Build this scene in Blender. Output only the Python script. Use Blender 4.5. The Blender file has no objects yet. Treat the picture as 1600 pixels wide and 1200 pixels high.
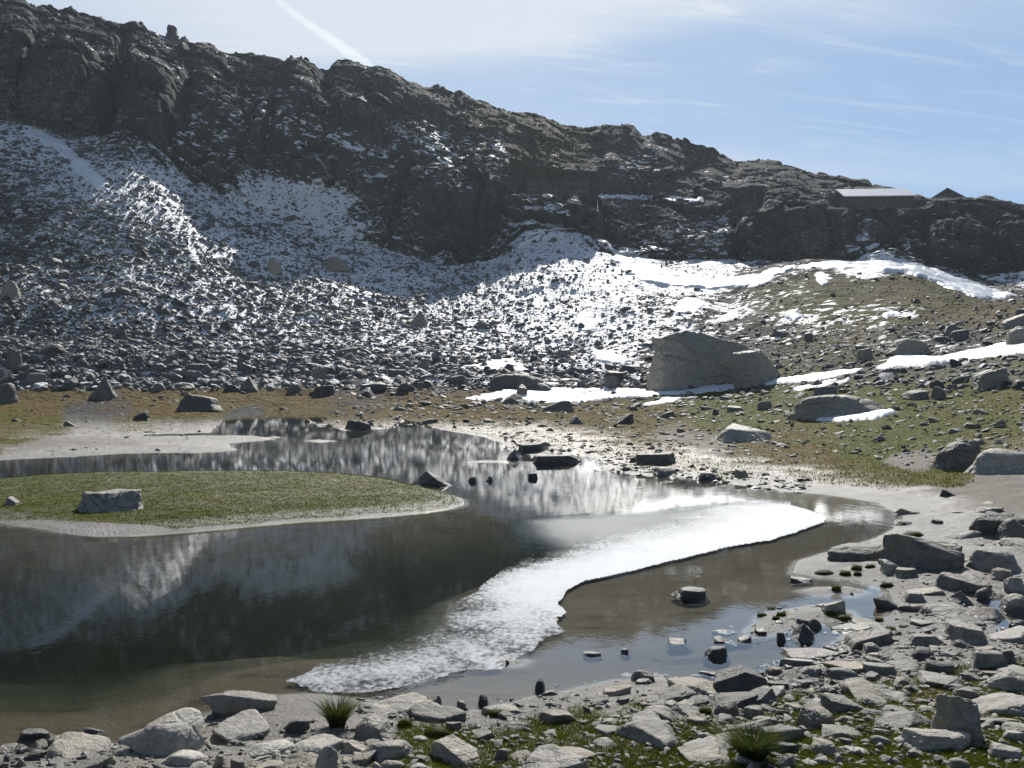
import bpy, math, random
import numpy as np
R = math.radians
random.seed(7); rng = np.random.default_rng(11)

# ------------------------------------------------------------------ camera, sky, sun, exposure
sc = bpy.context.scene
FPX, CU, CV, HCAM = 1570.0, 800.0, 600.0, 2.6      # focal length in photo pixels, centre, eye height above the water
PITCH = math.atan(20 / FPX)
cam_d = bpy.data.cameras.new("camera"); cam = bpy.data.objects.new("camera", cam_d)
sc.collection.objects.link(cam); sc.camera = cam
cam.location = (0, 0, HCAM); cam.rotation_euler = (R(90) - PITCH, 0, 0)
cam_d.sensor_width = 36; cam_d.lens = 36 * FPX / 1600; cam_d.clip_start = 0.1; cam_d.clip_end = 30000
SUN_AZ, SUN_EL = R(7), R(36.5)                        # azimuth right of straight ahead
sc.view_settings.view_transform = 'Standard'; sc.view_settings.look = 'None'
sc.view_settings.gamma = 1; sc.view_settings.use_curve_mapping = False
sc.view_settings.exposure = 0.12
sc.cycles.max_bounces = 6; sc.cycles.diffuse_bounces = 3; sc.cycles.glossy_bounces = 3
sc.cycles.transparent_max_bounces = 8; sc.cycles.volume_bounces = 0
sc.cycles.sample_clamp_indirect = 3.0; sc.cycles.caustics_reflective = False; sc.cycles.caustics_refractive = False

class NT:
    """small helper for building node trees"""
    def __init__(s, tree): s.t = tree; s.t.nodes.clear()
    def n(s, kind, ins=None, **props):
        nd = s.t.nodes.new(kind)
        for k, v in props.items(): setattr(nd, k, v)
        for k, v in (ins or {}).items():
            sock = nd.inputs[k]
            if isinstance(v, bpy.types.NodeSocket): s.t.links.new(v, sock)
            elif isinstance(v, bpy.types.Node): s.t.links.new(v.outputs[0], sock)
            else: sock.default_value = v
        return nd
    def m(s, op, a, b=0.0, c=0.0, clamp=False):
        nd = s.n('ShaderNodeMath', {0: a, 1: b, 2: c}, operation=op); nd.use_clamp = clamp; return nd.outputs[0]
    def ramp(s, v, lo, hi, a=0.0, b=1.0):
        return s.n('ShaderNodeMapRange', {0: v, 1: lo, 2: hi, 3: a, 4: b}, interpolation_type='SMOOTHSTEP').outputs[0]
    def mix(s, f, a, b, bt='MIX'):
        nd = s.n('ShaderNodeMix', data_type='RGBA', blend_type=bt); nd.clamp_factor = True
        for i, v in ((0, f), (6, a), (7, b)):
            if isinstance(v, bpy.types.NodeSocket): s.t.links.new(v, nd.inputs[i])
            elif i == 0: nd.inputs[i].default_value = v
            else: nd.inputs[i].default_value = (*v, 1) if len(v) == 3 else v
        return nd.outputs[2]
    def noise(s, vec, scale, detail=4, rough=0.55, dist=0.0):
        return s.n('ShaderNodeTexNoise', {'Vector': vec, 'Scale': scale, 'Detail': detail, 'Roughness': rough, 'Distortion': dist}).outputs[0]
    def attr(s, name): return s.n('ShaderNodeAttribute', attribute_name=name).outputs['Fac']
    def scale(s, vec, x, y, z): return s.n('ShaderNodeMapping', {'Vector': vec, 'Scale': (x, y, z)}).outputs[0]

w = bpy.data.worlds.new("World"); sc.world = w; w.use_nodes = True
T = NT(w.node_tree)
sky = T.n('ShaderNodeTexSky', sky_type='NISHITA', sun_disc=False, sun_elevation=SUN_EL, sun_rotation=SUN_AZ,
          altitude=2200, air_density=1.0, dust_density=0.6, ozone_density=1.6)
dirv = T.n('ShaderNodeTexCoord').outputs['Generated']
sep = T.n('ShaderNodeSeparateXYZ', {0: dirv})
den = T.m('ADD', T.m('MAXIMUM', sep.outputs[2], 0.0), 0.12)
px = T.m('DIVIDE', sep.outputs[0], den); py = T.m('DIVIDE', sep.outputs[1], den)
cxy = T.n('ShaderNodeCombineXYZ', {0: px, 1: py, 2: 0.0}).outputs[0]
# cirrus lie in sheets: soft veils plus drawn-out fibres
mp = T.n('ShaderNodeMapping', {'Vector': cxy, 'Rotation': (0, 0, R(-35)), 'Scale': (0.55, 1.5, 1), 'Location': (3.1, 0.4, 0)}).outputs[0]
veil = T.ramp(T.noise(mp, 0.75, 5, 0.5, 0.6), 0.36, 0.72)
fib = T.ramp(T.noise(T.scale(mp, 0.9, 3.2, 1), 1.3, 8, 0.66, 2.2), 0.50, 0.80)
dx = T.m('SUBTRACT', px, -0.25); dy = T.m('SUBTRACT', py, 2.3)
near = T.m('EXPONENT', T.m('MULTIPLY', T.m('ADD', T.m('MULTIPLY', dx, dx), T.m('MULTIPLY', T.m('MULTIPLY', dy, dy), 0.35)), -1.1))
cl = T.m('ADD', T.m('MULTIPLY', veil, T.m('ADD', T.m('MULTIPLY', near, 0.85), 0.22)), T.m('MULTIPLY', fib, 0.55))
cl = T.m('ADD', cl, T.m('MULTIPLY', near, 0.34), clamp=True)
cl = T.m('MULTIPLY', cl, T.ramp(sep.outputs[1], -0.2, 0.5, 0.25, 1.0))
fwd = T.ramp(sep.outputs[1], -0.1, 0.75, 0.04, 0.62)
skyc = T.mix(T.m('MULTIPLY', fwd, T.ramp(sep.outputs[2], 0.9, 0.35)), sky.outputs[0], (3.9, 6.3, 9.8))
col = T.mix(T.m('MULTIPLY', cl, 0.8), skyc, (9.8, 10.2, 10.6))
T.n('ShaderNodeOutputWorld', {0: T.n('ShaderNodeBackground', {0: col, 1: 0.075})})

sun_d = bpy.data.lights.new("sun", 'SUN'); sun_d.energy = 4.8; sun_d.angle = R(0.55); sun_d.color = (1.0, 0.955, 0.88)
sun = bpy.data.objects.new("sun", sun_d); sc.collection.objects.link(sun)
sun.rotation_euler = (-(math.pi / 2 - SUN_EL), 0, -SUN_AZ)
sun.rotation_euler = (R(90) - SUN_EL, 0, math.pi - SUN_AZ)

# ------------------------------------------------------------------ projection helpers
tp = math.tan(PITCH)
def zof(v, Y):                                       # height of the point at depth Y seen on photo row v
    return HCAM + Y * np.tan(np.arctan((CV - np.asarray(v, float)) / FPX) - PITCH)
def proj(X, Y, Z):
    yc = math.cos(PITCH) * (Z - HCAM) + math.sin(PITCH) * Y
    zc = np.maximum(Y * math.cos(PITCH) - math.sin(PITCH) * (Z - HCAM), 0.05)
    return CU + FPX * X / zc, CV - FPX * yc / zc
def g2w(pts, z=0.0):                                 # photo point -> point on the level plane z
    p = np.asarray(pts, float)
    Y = (z - HCAM) / np.tan(np.arctan((CV - p[:, 1]) / FPX) - PITCH)
    zc = Y * math.cos(PITCH) - math.sin(PITCH) * (z - HCAM)
    return np.stack([(p[:, 0] - CU) / FPX * zc, Y], 1)

# ------------------------------------------------------------------ numeric noise
def _h(ix, iy, iz, seed):
    h = (ix.astype(np.uint32) * np.uint32(374761393) + iy.astype(np.uint32) * np.uint32(668265263)
         + iz.astype(np.uint32) * np.uint32(2147483647) + np.uint32((seed * 974634777 + 12345) & 0xffffffff))
    h = (h ^ (h >> np.uint32(13))) * np.uint32(1274126177); h = (h ^ (h >> np.uint32(16))) * np.uint32(2246822519)
    return ((h ^ (h >> np.uint32(15))) & np.uint32(0xffffff)).astype(np.float32) / np.float32(0xffffff)
def vn(x, y, z, seed=0):
    ix, iy, iz = np.floor(x), np.floor(y), np.floor(z)
    fx, fy, fz = x - ix, y - iy, z - iz
    ix = ix.astype(np.int64); iy = iy.astype(np.int64); iz = iz.astype(np.int64)
    fx = fx * fx * (3 - 2 * fx); fy = fy * fy * (3 - 2 * fy); fz = fz * fz * (3 - 2 * fz)
    o = 0
    for a in (0, 1):
        for b in (0, 1):
            for c in (0, 1):
                o = o + _h(ix + a, iy + b, iz + c, seed) * (fx if a else 1 - fx) * (fy if b else 1 - fy) * (fz if c else 1 - fz)
    return o
def fbm(x, y, z, oct=4, seed=0, gain=0.5):
    s, a, t = 0, 1.0, 0
    for k in range(oct):
        s = s + a * (vn(x, y, z, seed + k * 7) - 0.5); t += a; a *= gain
        x, y, z = x * 2.03 + 11.3, y * 2.03 + 5.1, z * 2.03 + 7.7
    return s / t * 2
def voro(x, y, z, seed=0):                           # F1, F2, cell value
    ix, iy, iz = np.floor(x).astype(np.int64), np.floor(y).astype(np.int64), np.floor(z).astype(np.int64)
    f1 = np.full(x.shape, 9.0); f2 = np.full(x.shape, 9.0); cv = np.zeros(x.shape)
    for a in (-1, 0, 1):
        for b in (-1, 0, 1):
            for c in (-1, 0, 1):
                jx, jy, jz = ix + a, iy + b, iz + c
                d = np.sqrt((jx + _h(jx, jy, jz, seed) - x) ** 2 + (jy + _h(jx, jy, jz, seed + 1) - y) ** 2 + (jz + _h(jx, jy, jz, seed + 2) - z) ** 2)
                n = d < f1
                f2 = np.where(n, f1, np.minimum(f2, d)); cv = np.where(n, _h(jx, jy, jz, seed + 3), cv); f1 = np.where(n, d, f1)
    return f1, f2, cv
def sdf(P, poly):                                    # signed distance, positive inside
    out = np.empty(len(P)); q = np.asarray(poly, float)
    for s in range(0, len(P), 60000):
        p = P[s:s + 60000]; d = np.full(len(p), 1e9); ins = np.zeros(len(p), bool)
        for i in range(len(q)):
            a, b = q[i], q[(i + 1) % len(q)]; e = b - a; wv = p - a
            t = np.clip((wv @ e) / max(e @ e, 1e-9), 0, 1)
            d = np.minimum(d, ((wv - t[:, None] * e) ** 2).sum(1))
            c = ((a[1] > p[:, 1]) != (b[1] > p[:, 1]))
            if c.any():
                xx = a[0] + (p[:, 1] - a[1]) * e[0] / (e[1] if abs(e[1]) > 1e-12 else 1e-12)
                ins ^= c & (p[:, 0] < xx)
        out[s:s + 60000] = np.where(ins, 1, -1) * np.sqrt(d)
    return out
def sst(x, a, b):
    t = np.clip((x - a) / (b - a), 0, 1); return t * t * (3 - 2 * t)

# ------------------------------------------------------------------ object helpers
COL = sc.collection
def tag(o, label=None, cat=None, group=None, kind=None):
    for k, v in (('label', label), ('category', cat), ('group', group), ('kind', kind)):
        if v: o[k] = v
    return o
def mesh_np(name, V, F, mat, smooth=False, parent=None, attrs=None):
    """one mesh object from vertex and face arrays (all faces with the same corner count)"""
    me = bpy.data.meshes.new(name); V = np.asarray(V, np.float32); F = np.asarray(F, np.int32); k = F.shape[1]
    me.vertices.add(len(V)); me.vertices.foreach_set('co', V.ravel())
    me.loops.add(F.size); me.loops.foreach_set('vertex_index', F.ravel())
    me.polygons.add(len(F)); me.polygons.foreach_set('loop_start', np.arange(0, F.size, k, dtype=np.int32))
    me.polygons.foreach_set('use_smooth', np.full(len(F), smooth))
    me.update(calc_edges=True)
    for an, av in (attrs or {}).items():
        at = me.attributes.new(an, 'FLOAT', 'POINT'); at.data.foreach_set('value', np.asarray(av, np.float32))
    if mat: me.materials.append(mat)
    o = bpy.data.objects.new(name, me); COL.objects.link(o)
    if parent: o.parent = parent
    return o
def mat_new(name):
    m = bpy.data.materials.new(name); m.use_nodes = True; return m, NT(m.node_tree)
def out(T, shader, vol=None):
    o = T.n('ShaderNodeOutputMaterial')
    if shader is not None: T.t.links.new(shader.outputs[0] if isinstance(shader, bpy.types.Node) else shader, o.inputs[0])
    if vol is not None: T.t.links.new(vol.outputs[0], o.inputs[1])

# ------------------------------------------------------------------ materials
def make_ground():
    m, T = mat_new("ground")
    g = T.n('ShaderNodeNewGeometry'); P = g.outputs['Position']; sp = T.n('ShaderNodeSeparateXYZ', {0: P})
    N = T.n('ShaderNodeSeparateXYZ', {0: g.outputs['True Normal']}).outputs[2]; z = sp.outputs[2]
    a_s, a_g, a_r, a_c, a_w = (T.attr(k) for k in ('snow', 'grass', 'rust', 'cliff', 'wet'))
    n1 = T.noise(P, 0.35, 8, 0.62); n2 = T.noise(P, 2.3, 8, 0.65); n3 = T.noise(P, 22, 5, 0.65); n4 = T.noise(P, 0.08, 4, 0.5)
    n5 = T.noise(P, 110, 3, 0.6)
    # dry to wet sand and grit
    sand = T.mix(n2, (0.20, 0.18, 0.15), (0.36, 0.335, 0.29))
    sand = T.mix(T.ramp(n5, 0.56, 0.7), sand, (0.10, 0.095, 0.09))
    # gravel and rubble between the boulders
    vor = T.n('ShaderNodeTexVoronoi', {'Vector': P, 'Scale': 2.6, 'Randomness': 1.0}, feature='F1')
    vr = T.n('ShaderNodeSeparateColor', {0: vor.outputs['Color']}).outputs[0]
    grav = T.mix(vr, (0.040, 0.040, 0.038), (0.105, 0.102, 0.094))
    v2 = T.n('ShaderNodeTexVoronoi', {'Vector': P, 'Scale': 21.0, 'Randomness': 1.0}, feature='F1')
    v2r = T.n('ShaderNodeSeparateColor', {0: v2.outputs['Color']}).outputs[0]; pm = T.m('MULTIPLY', T.attr('pebble'), T.ramp(n2, 0.35, 0.6))
    sand = T.mix(pm, sand, T.mix(v2r, (0.07, 0.066, 0.058), (0.34, 0.32, 0.28)))
    base = T.mix(T.ramp(sp.outputs[1], 38, 60), sand, grav)
    # turf
    green = T.mix(n2, (0.064, 0.074, 0.006), (0.125, 0.135, 0.013)); brown = T.mix(n3, (0.080, 0.056, 0.013), (0.190, 0.122, 0.030))
    turf = T.mix(T.ramp(T.m('ADD', a_r, T.m('MULTIPLY', T.m('SUBTRACT', n1, 0.5), 0.9)), 0.25, 0.8), green, brown)
    turf = T.mix(T.ramp(sp.outputs[1], 60, 105, 0.0, 0.38), turf, (0.022, 0.024, 0.008))
    turf = T.mix(T.m('MULTIPLY', T.ramp(n3, 0.5, 0.75), 0.5), turf, (0.03, 0.03, 0.012))
    gm = T.ramp(T.m('ADD', T.m('ADD', a_g, T.m('MULTIPLY', T.m('SUBTRACT', n2, 0.5), 0.75)), T.m('MULTIPLY', T.m('SUBTRACT', n1, 0.5), 0.5)), 0.42, 0.56)
    base = T.mix(gm, base, turf)
    # bare cliff rock with lichen and water streaks
    stre = T.noise(T.scale(P, 0.9, 0.9, 0.12), 1.0, 7, 0.6)
    rock = T.mix(n1, (0.026, 0.031, 0.029), (0.066, 0.072, 0.063)); rock = T.mix(T.ramp(n4, 0.4, 0.7), rock, (0.050, 0.057, 0.040))
    rock = T.mix(T.m('MULTIPLY', T.ramp(stre, 0.5, 0.72), 0.6), rock, (0.03, 0.03, 0.03))
    rock = T.mix(T.m('MULTIPLY', T.ramp(n2, 0.55, 0.75), 0.5), rock, (0.105, 0.098, 0.08))
    wp = T.n('ShaderNodeVectorMath', {0: T.scale(P, 0.26, 0.26, 0.13), 1: T.n('ShaderNodeVectorMath', {0: T.n('ShaderNodeTexNoise', {'Vector': P, 'Scale': 0.5, 'Detail': 4}).outputs[1], 3: 0.5}, operation='SCALE')}, operation='ADD').outputs[0]
    crk = T.ramp(T.n('ShaderNodeTexVoronoi', {'Vector': wp, 'Scale': 1.6}, feature='DISTANCE_TO_EDGE').outputs['Distance'], 0.0, 0.05)
    rock = T.mix(T.m('MULTIPLY', T.m('SUBTRACT', 1.0, crk), 0.75), rock, (0.012, 0.012, 0.011))
    crm = T.m('MULTIPLY', T.ramp(a_c, 0.3, 0.6), T.ramp(N, 0.92, 0.7))
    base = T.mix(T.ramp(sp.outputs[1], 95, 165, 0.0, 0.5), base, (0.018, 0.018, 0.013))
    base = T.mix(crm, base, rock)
    bedm = T.ramp(z, -0.06, -0.42)                   # algae on the deeper lake bed
    bed = T.mix(n1, (0.014, 0.020, 0.010), (0.055, 0.062, 0.030)); silt = T.mix(n2, (0.095, 0.074, 0.046), (0.165, 0.13, 0.082))
    base = T.mix(T.ramp(z, -0.004, -0.03), base, silt); base = T.mix(bedm, base, bed)
    deb = T.m('MULTIPLY', T.ramp(T.noise(T.scale(P, 0.5, 1.6, 1), 1.9, 7, 0.65), 0.54, 0.66), T.ramp(z, -0.01, -0.05)); base = T.mix(T.m('MULTIPLY', deb, 0.7), base, (0.016, 0.016, 0.011))
    wet = T.m('MULTIPLY', T.ramp(T.m('ADD', z, T.m('MULTIPLY', n2, 0.06)), 0.20, 0.085), T.ramp(sp.outputs[1], 60, 40))
    wet = T.m('MULTIPLY', T.m('MAXIMUM', wet, a_w), T.ramp(z, -0.02, -0.004))
    base = T.mix(T.m('MULTIPLY', T.m('MULTIPLY', wet, T.ramp(z, -0.015, 0.0)), 0.4), base, (0.06, 0.055, 0.045))
    # old snow lies in the hollows and on ledges
    sn = T.m('ADD', a_s, T.m('MULTIPLY', T.m('SUBTRACT', T.noise(T.scale(P, 0.6, 0.85, 1.2), 1.25, 7, 0.62), 0.5), 1.7))
    sn = T.m('ADD', sn, T.m('ADD', T.m('MULTIPLY', T.m('SUBTRACT', n1, 0.5), 0.9), T.m('MULTIPLY', T.m('SUBTRACT', n4, 0.5), 0.7)))
    sn = T.m('SUBTRACT', sn, T.m('MULTIPLY', T.ramp(N, 0.62, 0.28), T.m('MULTIPLY', a_c, 0.8)))
    sm = T.m('MULTIPLY', T.ramp(sn, 0.46, 0.54), T.ramp(a_s, 0.005, 0.03))
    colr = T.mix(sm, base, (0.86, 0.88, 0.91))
    rough = T.n('ShaderNodeMix', {0: wet, 2: 0.85, 3: 0.3}, data_type='FLOAT').outputs[0]
    rough = T.n('ShaderNodeMix', {0: sm, 2: rough, 3: 0.55}, data_type='FLOAT').outputs[0]
    hb = T.m('ADD', T.m('MULTIPLY', n3, 0.05), T.m('MULTIPLY', n5, 0.012))
    hb = T.m('SUBTRACT', hb, T.m('MULTIPLY', T.m('MULTIPLY', v2.outputs['Distance'], pm), 0.03))
    farb = T.m('MULTIPLY', T.m('ADD', T.m('MULTIPLY', n2, 0.35), T.m('MULTIPLY', T.m('SUBTRACT', 1.0, vor.outputs['Distance']), T.m('MULTIPLY', T.m('SUBTRACT', 1.0, crm), 0.3))), T.ramp(sp.outputs[1], 35, 60, 0.06, 1.0))
    hb = T.m('ADD', hb, T.m('MULTIPLY', T.m('MULTIPLY', crk, crm), 0.35))
    hb = T.m('ADD', hb, T.m('ADD', farb, T.m('MULTIPLY', sm, 0.06)))
    b = T.n('ShaderNodeBump', {'Height': hb, 'Strength': 0.8, 'Distance': 1.0})
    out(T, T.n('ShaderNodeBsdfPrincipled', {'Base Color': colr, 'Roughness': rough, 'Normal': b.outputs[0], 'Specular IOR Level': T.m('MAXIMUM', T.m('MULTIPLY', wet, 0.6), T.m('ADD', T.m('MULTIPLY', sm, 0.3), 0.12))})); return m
def make_rock(name, lo, hi, lichen=(0.26, 0.24, 0.14), streak=0.35, objspace=True, snowy=0.0, rough=0.62):
    """granite: mineral grain, foliation streaks, lichen, darker and shinier where wet near the water line"""
    m, T = mat_new(name); g = T.n('ShaderNodeNewGeometry'); P = g.outputs['Position']
    tone = T.attr('tone'); z = T.n('ShaderNodeSeparateXYZ', {0: P}).outputs[2]
    n1 = T.noise(P, 1.6, 6, 0.6); n2 = T.noise(P, 9, 6, 0.65); n3 = T.noise(P, 75, 3, 0.7); n4 = T.noise(P, 3.5, 5, 0.6)
    st = T.noise(T.n('ShaderNodeMapping', {'Vector': P, 'Rotation': (0.5, 0.3, 0.4), 'Scale': (1.2, 3, 14)}).outputs[0], 1.6, 5, 0.6)
    c = T.mix(T.ramp(n2, 0.3, 0.7), lo, hi)
    c = T.mix(T.m('MULTIPLY', T.ramp(st, 0.45, 0.7), streak), c, tuple(x * 0.45 for x in lo))
    c = T.mix(T.m('MULTIPLY', T.ramp(n4, 0.52, 0.66), 0.7), c, lichen)
    c = T.mix(T.m('MULTIPLY', T.ramp(T.noise(P, 21, 4, 0.7), 0.62, 0.7), 0.55), c, (0.06, 0.065, 0.035))
    c = T.mix(T.m('MULTIPLY', T.ramp(n3, 0.54, 0.66), 0.55), c, tuple(x * 0.4 for x in lo))
    c = T.mix(T.m('MULTIPLY', T.ramp(T.noise(P, 48, 2, 0.5), 0.6, 0.7), 0.4), c, tuple(min(0.6, x * 1.6) for x in hi))
    tv = T.m('ADD', T.m('MULTIPLY', tone, 0.9), 0.55)
    c = T.mix(1.0, c, T.n('ShaderNodeCombineColor', {0: tv, 1: tv, 2: T.m('MULTIPLY', tv, 0.985)}).outputs[0], 'MULTIPLY')
    wet = T.m('MULTIPLY', T.ramp(T.m('ADD', z, T.m('MULTIPLY', n2, 0.05)), 0.105, 0.05), T.ramp(T.n('ShaderNodeSeparateXYZ', {0: P}).outputs[1], 60, 40))
    c = T.mix(T.m('MULTIPLY', wet, 0.6), c, (0.025, 0.023, 0.02))
    if snowy:
        N = T.n('ShaderNodeSeparateXYZ', {0: g.outputs['True Normal']}).outputs[2]
        s = T.m('MULTIPLY', T.ramp(N, 0.8, 0.95), T.ramp(T.noise(P, 0.9, 5, 0.6), 0.62 - snowy * 0.3, 0.66 - snowy * 0.3))
        c = T.mix(s, c, (0.84, 0.86, 0.9))
    rg = T.n('ShaderNodeMix', {0: wet, 2: rough, 3: 0.3}, data_type='FLOAT').outputs[0]
    hb = T.m('ADD', T.m('MULTIPLY', n2, 0.05), T.m('ADD', T.m('MULTIPLY', n3, 0.012), T.m('MULTIPLY', st, 0.04)))
    hb = T.m('ADD', hb, T.m('MULTIPLY', n1, 0.06))
    b = T.n('ShaderNodeBump', {'Height': hb, 'Strength': 0.75, 'Distance': 0.8})
    out(T, T.n('ShaderNodeBsdfPrincipled', {'Base Color': c, 'Roughness': rg, 'Normal': b.outputs[0], 'Specular IOR Level': 0.3 if snowy else 0.45})); return m
def make_simple(name, a, b, scale=8, rough=0.7, metal=0.0, bump=0.02, stretch=(1, 1, 1)):
    m, T = mat_new(name); P = T.n('ShaderNodeNewGeometry').outputs['Position']
    n = T.noise(T.scale(P, *stretch), scale, 6, 0.6)
    bp = T.n('ShaderNodeBump', {'Height': n, 'Strength': 0.6, 'Distance': bump})
    out(T, T.n('ShaderNodeBsdfPrincipled', {'Base Color': T.mix(T.ramp(n, 0.3, 0.7), a, b), 'Roughness': rough, 'Metallic': metal, 'Normal': bp.outputs[0]})); return m
def make_masonry(name):
    m, T = mat_new(name); P = T.n('ShaderNodeNewGeometry').outputs['Position']
    v = T.n('ShaderNodeTexVoronoi', {'Vector': T.scale(P, 1.0, 1.0, 1.7), 'Scale': 2.2}, feature='F1')
    c = T.mix(T.n('ShaderNodeSeparateColor', {0: v.outputs['Color']}).outputs[0], (0.055, 0.052, 0.046), (0.12, 0.115, 0.10))
    e = T.n('ShaderNodeTexVoronoi', {'Vector': T.scale(P, 1.0, 1.0, 1.7), 'Scale': 2.2}, feature='DISTANCE_TO_EDGE')
    c = T.mix(T.ramp(e.outputs['Distance'], 0.06, 0.0), c, (0.05, 0.048, 0.045))
    b = T.n('ShaderNodeBump', {'Height': T.ramp(e.outputs['Distance'], 0, 0.12), 'Strength': 0.8, 'Distance': 0.06})
    out(T, T.n('ShaderNodeBsdfPrincipled', {'Base Color': c, 'Roughness': 0.85, 'Normal': b.outputs[0]})); return m
def make_snow():
    m, T = mat_new("snow"); P = T.n('ShaderNodeNewGeometry').outputs['Position']
    n = T.noise(P, 3.5, 6, 0.6); d = T.noise(P, 30, 3, 0.6)
    c = T.mix(T.m('MULTIPLY', T.ramp(T.noise(P, 1.1, 7, 0.7), 0.62, 0.75), 0.5), (0.87, 0.89, 0.92), (0.55, 0.54, 0.5))
    b = T.n('ShaderNodeBump', {'Height': T.m('ADD', n, T.m('MULTIPLY', d, 0.3)), 'Strength': 0.7, 'Distance': 0.08})
    out(T, T.n('ShaderNodeBsdfPrincipled', {'Base Color': c, 'Roughness': 0.5, 'Normal': b.outputs[0]})); return m
def make_water():
    m, T = mat_new("water"); P = T.n('ShaderNodeNewGeometry').outputs['Position']
    r1 = T.noise(T.scale(P, 1.0, 0.55, 1), 5.5, 4, 0.55); r2 = T.noise(T.scale(P, 1.0, 0.7, 1), 26, 3, 0.5)
    calm = T.ramp(T.noise(P, 0.16, 3, 0.5), 0.3, 0.7, 0.35, 1.0)
    hb = T.m('MULTIPLY', T.m('ADD', r1, T.m('MULTIPLY', r2, 0.16)), calm)
    b = T.n('ShaderNodeBump', {'Height': hb, 'Strength': 1.0, 'Distance': 0.0016})
    g = T.n('ShaderNodeNewGeometry')
    dt = T.m('ABSOLUTE', T.n('ShaderNodeVectorMath', {0: b.outputs[0], 1: g.outputs['Incoming']}, operation='DOT_PRODUCT').outputs['Value'])
    fr = T.m('ADD', T.m('MULTIPLY', T.m('POWER', T.m('SUBTRACT', 1.0, dt, clamp=True), 5.0), 0.98), 0.02)
    gl = T.n('ShaderNodeBsdfGlossy', {'Color': (1, 1, 1, 1), 'Roughness': 0.007, 'Normal': b.outputs[0]})
    tr = T.n('ShaderNodeBsdfTransparent', {'Color': (0.93, 0.95, 0.93, 1)})
    ab = T.n('ShaderNodeVolumeAbsorption', {'Color': (0.36, 0.45, 0.30, 1), 'Density': 0.42})
    out(T, T.n('ShaderNodeMixShader', {0: T.m('MULTIPLY', fr, 1.12, clamp=True), 1: tr, 2: gl}), ab); return m
def make_ice():
    m, T = mat_new("ice"); P = T.n('ShaderNodeNewGeometry').outputs['Position']
    fa = T.attr('frost_glare'); n = T.noise(T.scale(P, 1, 0.8, 1), 2.2, 8, 0.7); n2 = T.noise(P, 60, 3, 0.7); n3 = T.noise(T.scale(P, 0.7, 0.5, 1), 26, 7, 0.72)
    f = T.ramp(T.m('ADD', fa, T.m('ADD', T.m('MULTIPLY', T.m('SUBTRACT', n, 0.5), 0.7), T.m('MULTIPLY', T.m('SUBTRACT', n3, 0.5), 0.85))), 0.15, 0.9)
    c = T.mix(f, (0.20, 0.23, 0.25), (0.66, 0.69, 0.72))  # sun glare put into the colour along with the frosty white
    b = T.n('ShaderNodeBump', {'Height': T.m('ADD', T.m('MULTIPLY', n2, 0.5), n3), 'Strength': 1.0, 'Distance': 0.02})
    p = T.n('ShaderNodeBsdfPrincipled', {'Base Color': c, 'Roughness': T.m('ADD', T.m('MULTIPLY', f, 0.16), 0.22), 'IOR': 1.31, 'Normal': b.outputs[0]})
    tr = T.n('ShaderNodeBsdfTransparent', {'Color': (0.85, 0.9, 0.9, 1)})
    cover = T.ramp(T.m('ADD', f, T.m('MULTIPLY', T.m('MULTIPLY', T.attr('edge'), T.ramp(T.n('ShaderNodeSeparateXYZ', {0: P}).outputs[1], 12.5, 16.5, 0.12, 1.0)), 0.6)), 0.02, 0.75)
    out(T, T.n('ShaderNodeMixShader', {0: cover, 1: tr, 2: p})); return m
def make_blades(name, lo, hi, dry):
    m, T = mat_new(name); t = T.attr('tone')
    c = T.mix(T.ramp(t, 0.0, 0.7), lo, hi); c = T.mix(T.ramp(t, 0.7, 1.0), c, dry)
    d = T.n('ShaderNodeBsdfPrincipled', {'Base Color': c, 'Roughness': 0.65, 'Specular IOR Level': 0.15})
    tl = T.n('ShaderNodeBsdfTranslucent', {'Color': c}); out(T, T.n('ShaderNodeMixShader', {0: 0.45, 1: d, 2: tl})); return m

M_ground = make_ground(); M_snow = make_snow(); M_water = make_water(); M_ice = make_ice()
M_gran = make_rock("granite", (0.145, 0.139, 0.122), (0.275, 0.262, 0.228))
M_pale = make_rock("pale_granite", (0.23, 0.218, 0.19), (0.40, 0.38, 0.33), (0.27, 0.24, 0.175), 0.2)
M_dark = make_rock("dark_gneiss", (0.075, 0.074, 0.070), (0.155, 0.150, 0.140), (0.16, 0.152, 0.105), 0.45)
M_tan = make_rock("tan_granite", (0.21, 0.185, 0.145), (0.35, 0.315, 0.25), (0.28, 0.22, 0.13), 0.3)
M_far = make_rock("scree_rock", (0.078, 0.080, 0.078), (0.18, 0.178, 0.166), (0.11, 0.105, 0.085), 0.3, snowy=0.35, rough=0.6)
M_blade = make_blades("grass_blades", (0.026, 0.048, 0.008), (0.06, 0.10, 0.016), (0.22, 0.18, 0.08))
M_moss = make_blades("moss_blades", (0.046, 0.064, 0.005), (0.105, 0.128, 0.011), (0.20, 0.13, 0.03))
M_wall = make_masonry("rubble_masonry"); M_roof = make_simple("metal_roof", (0.80, 0.80, 0.77), (0.88, 0.87, 0.84), 3, 0.3, 0.0, 0.01, (6, 1, 1))
M_droof = make_simple("dark_shingle", (0.035, 0.033, 0.032), (0.06, 0.055, 0.05), 5, 0.75, 0, 0.04, (1, 1, 5))
M_glass = make_simple("window_glass", (0.02, 0.025, 0.03), (0.04, 0.045, 0.05), 1, 0.15, 0, 0.0)
M_wood = make_simple("weathered_wood", (0.07, 0.055, 0.04), (0.13, 0.105, 0.08), 6, 0.8, 0, 0.01, (4, 4, 1))

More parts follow.
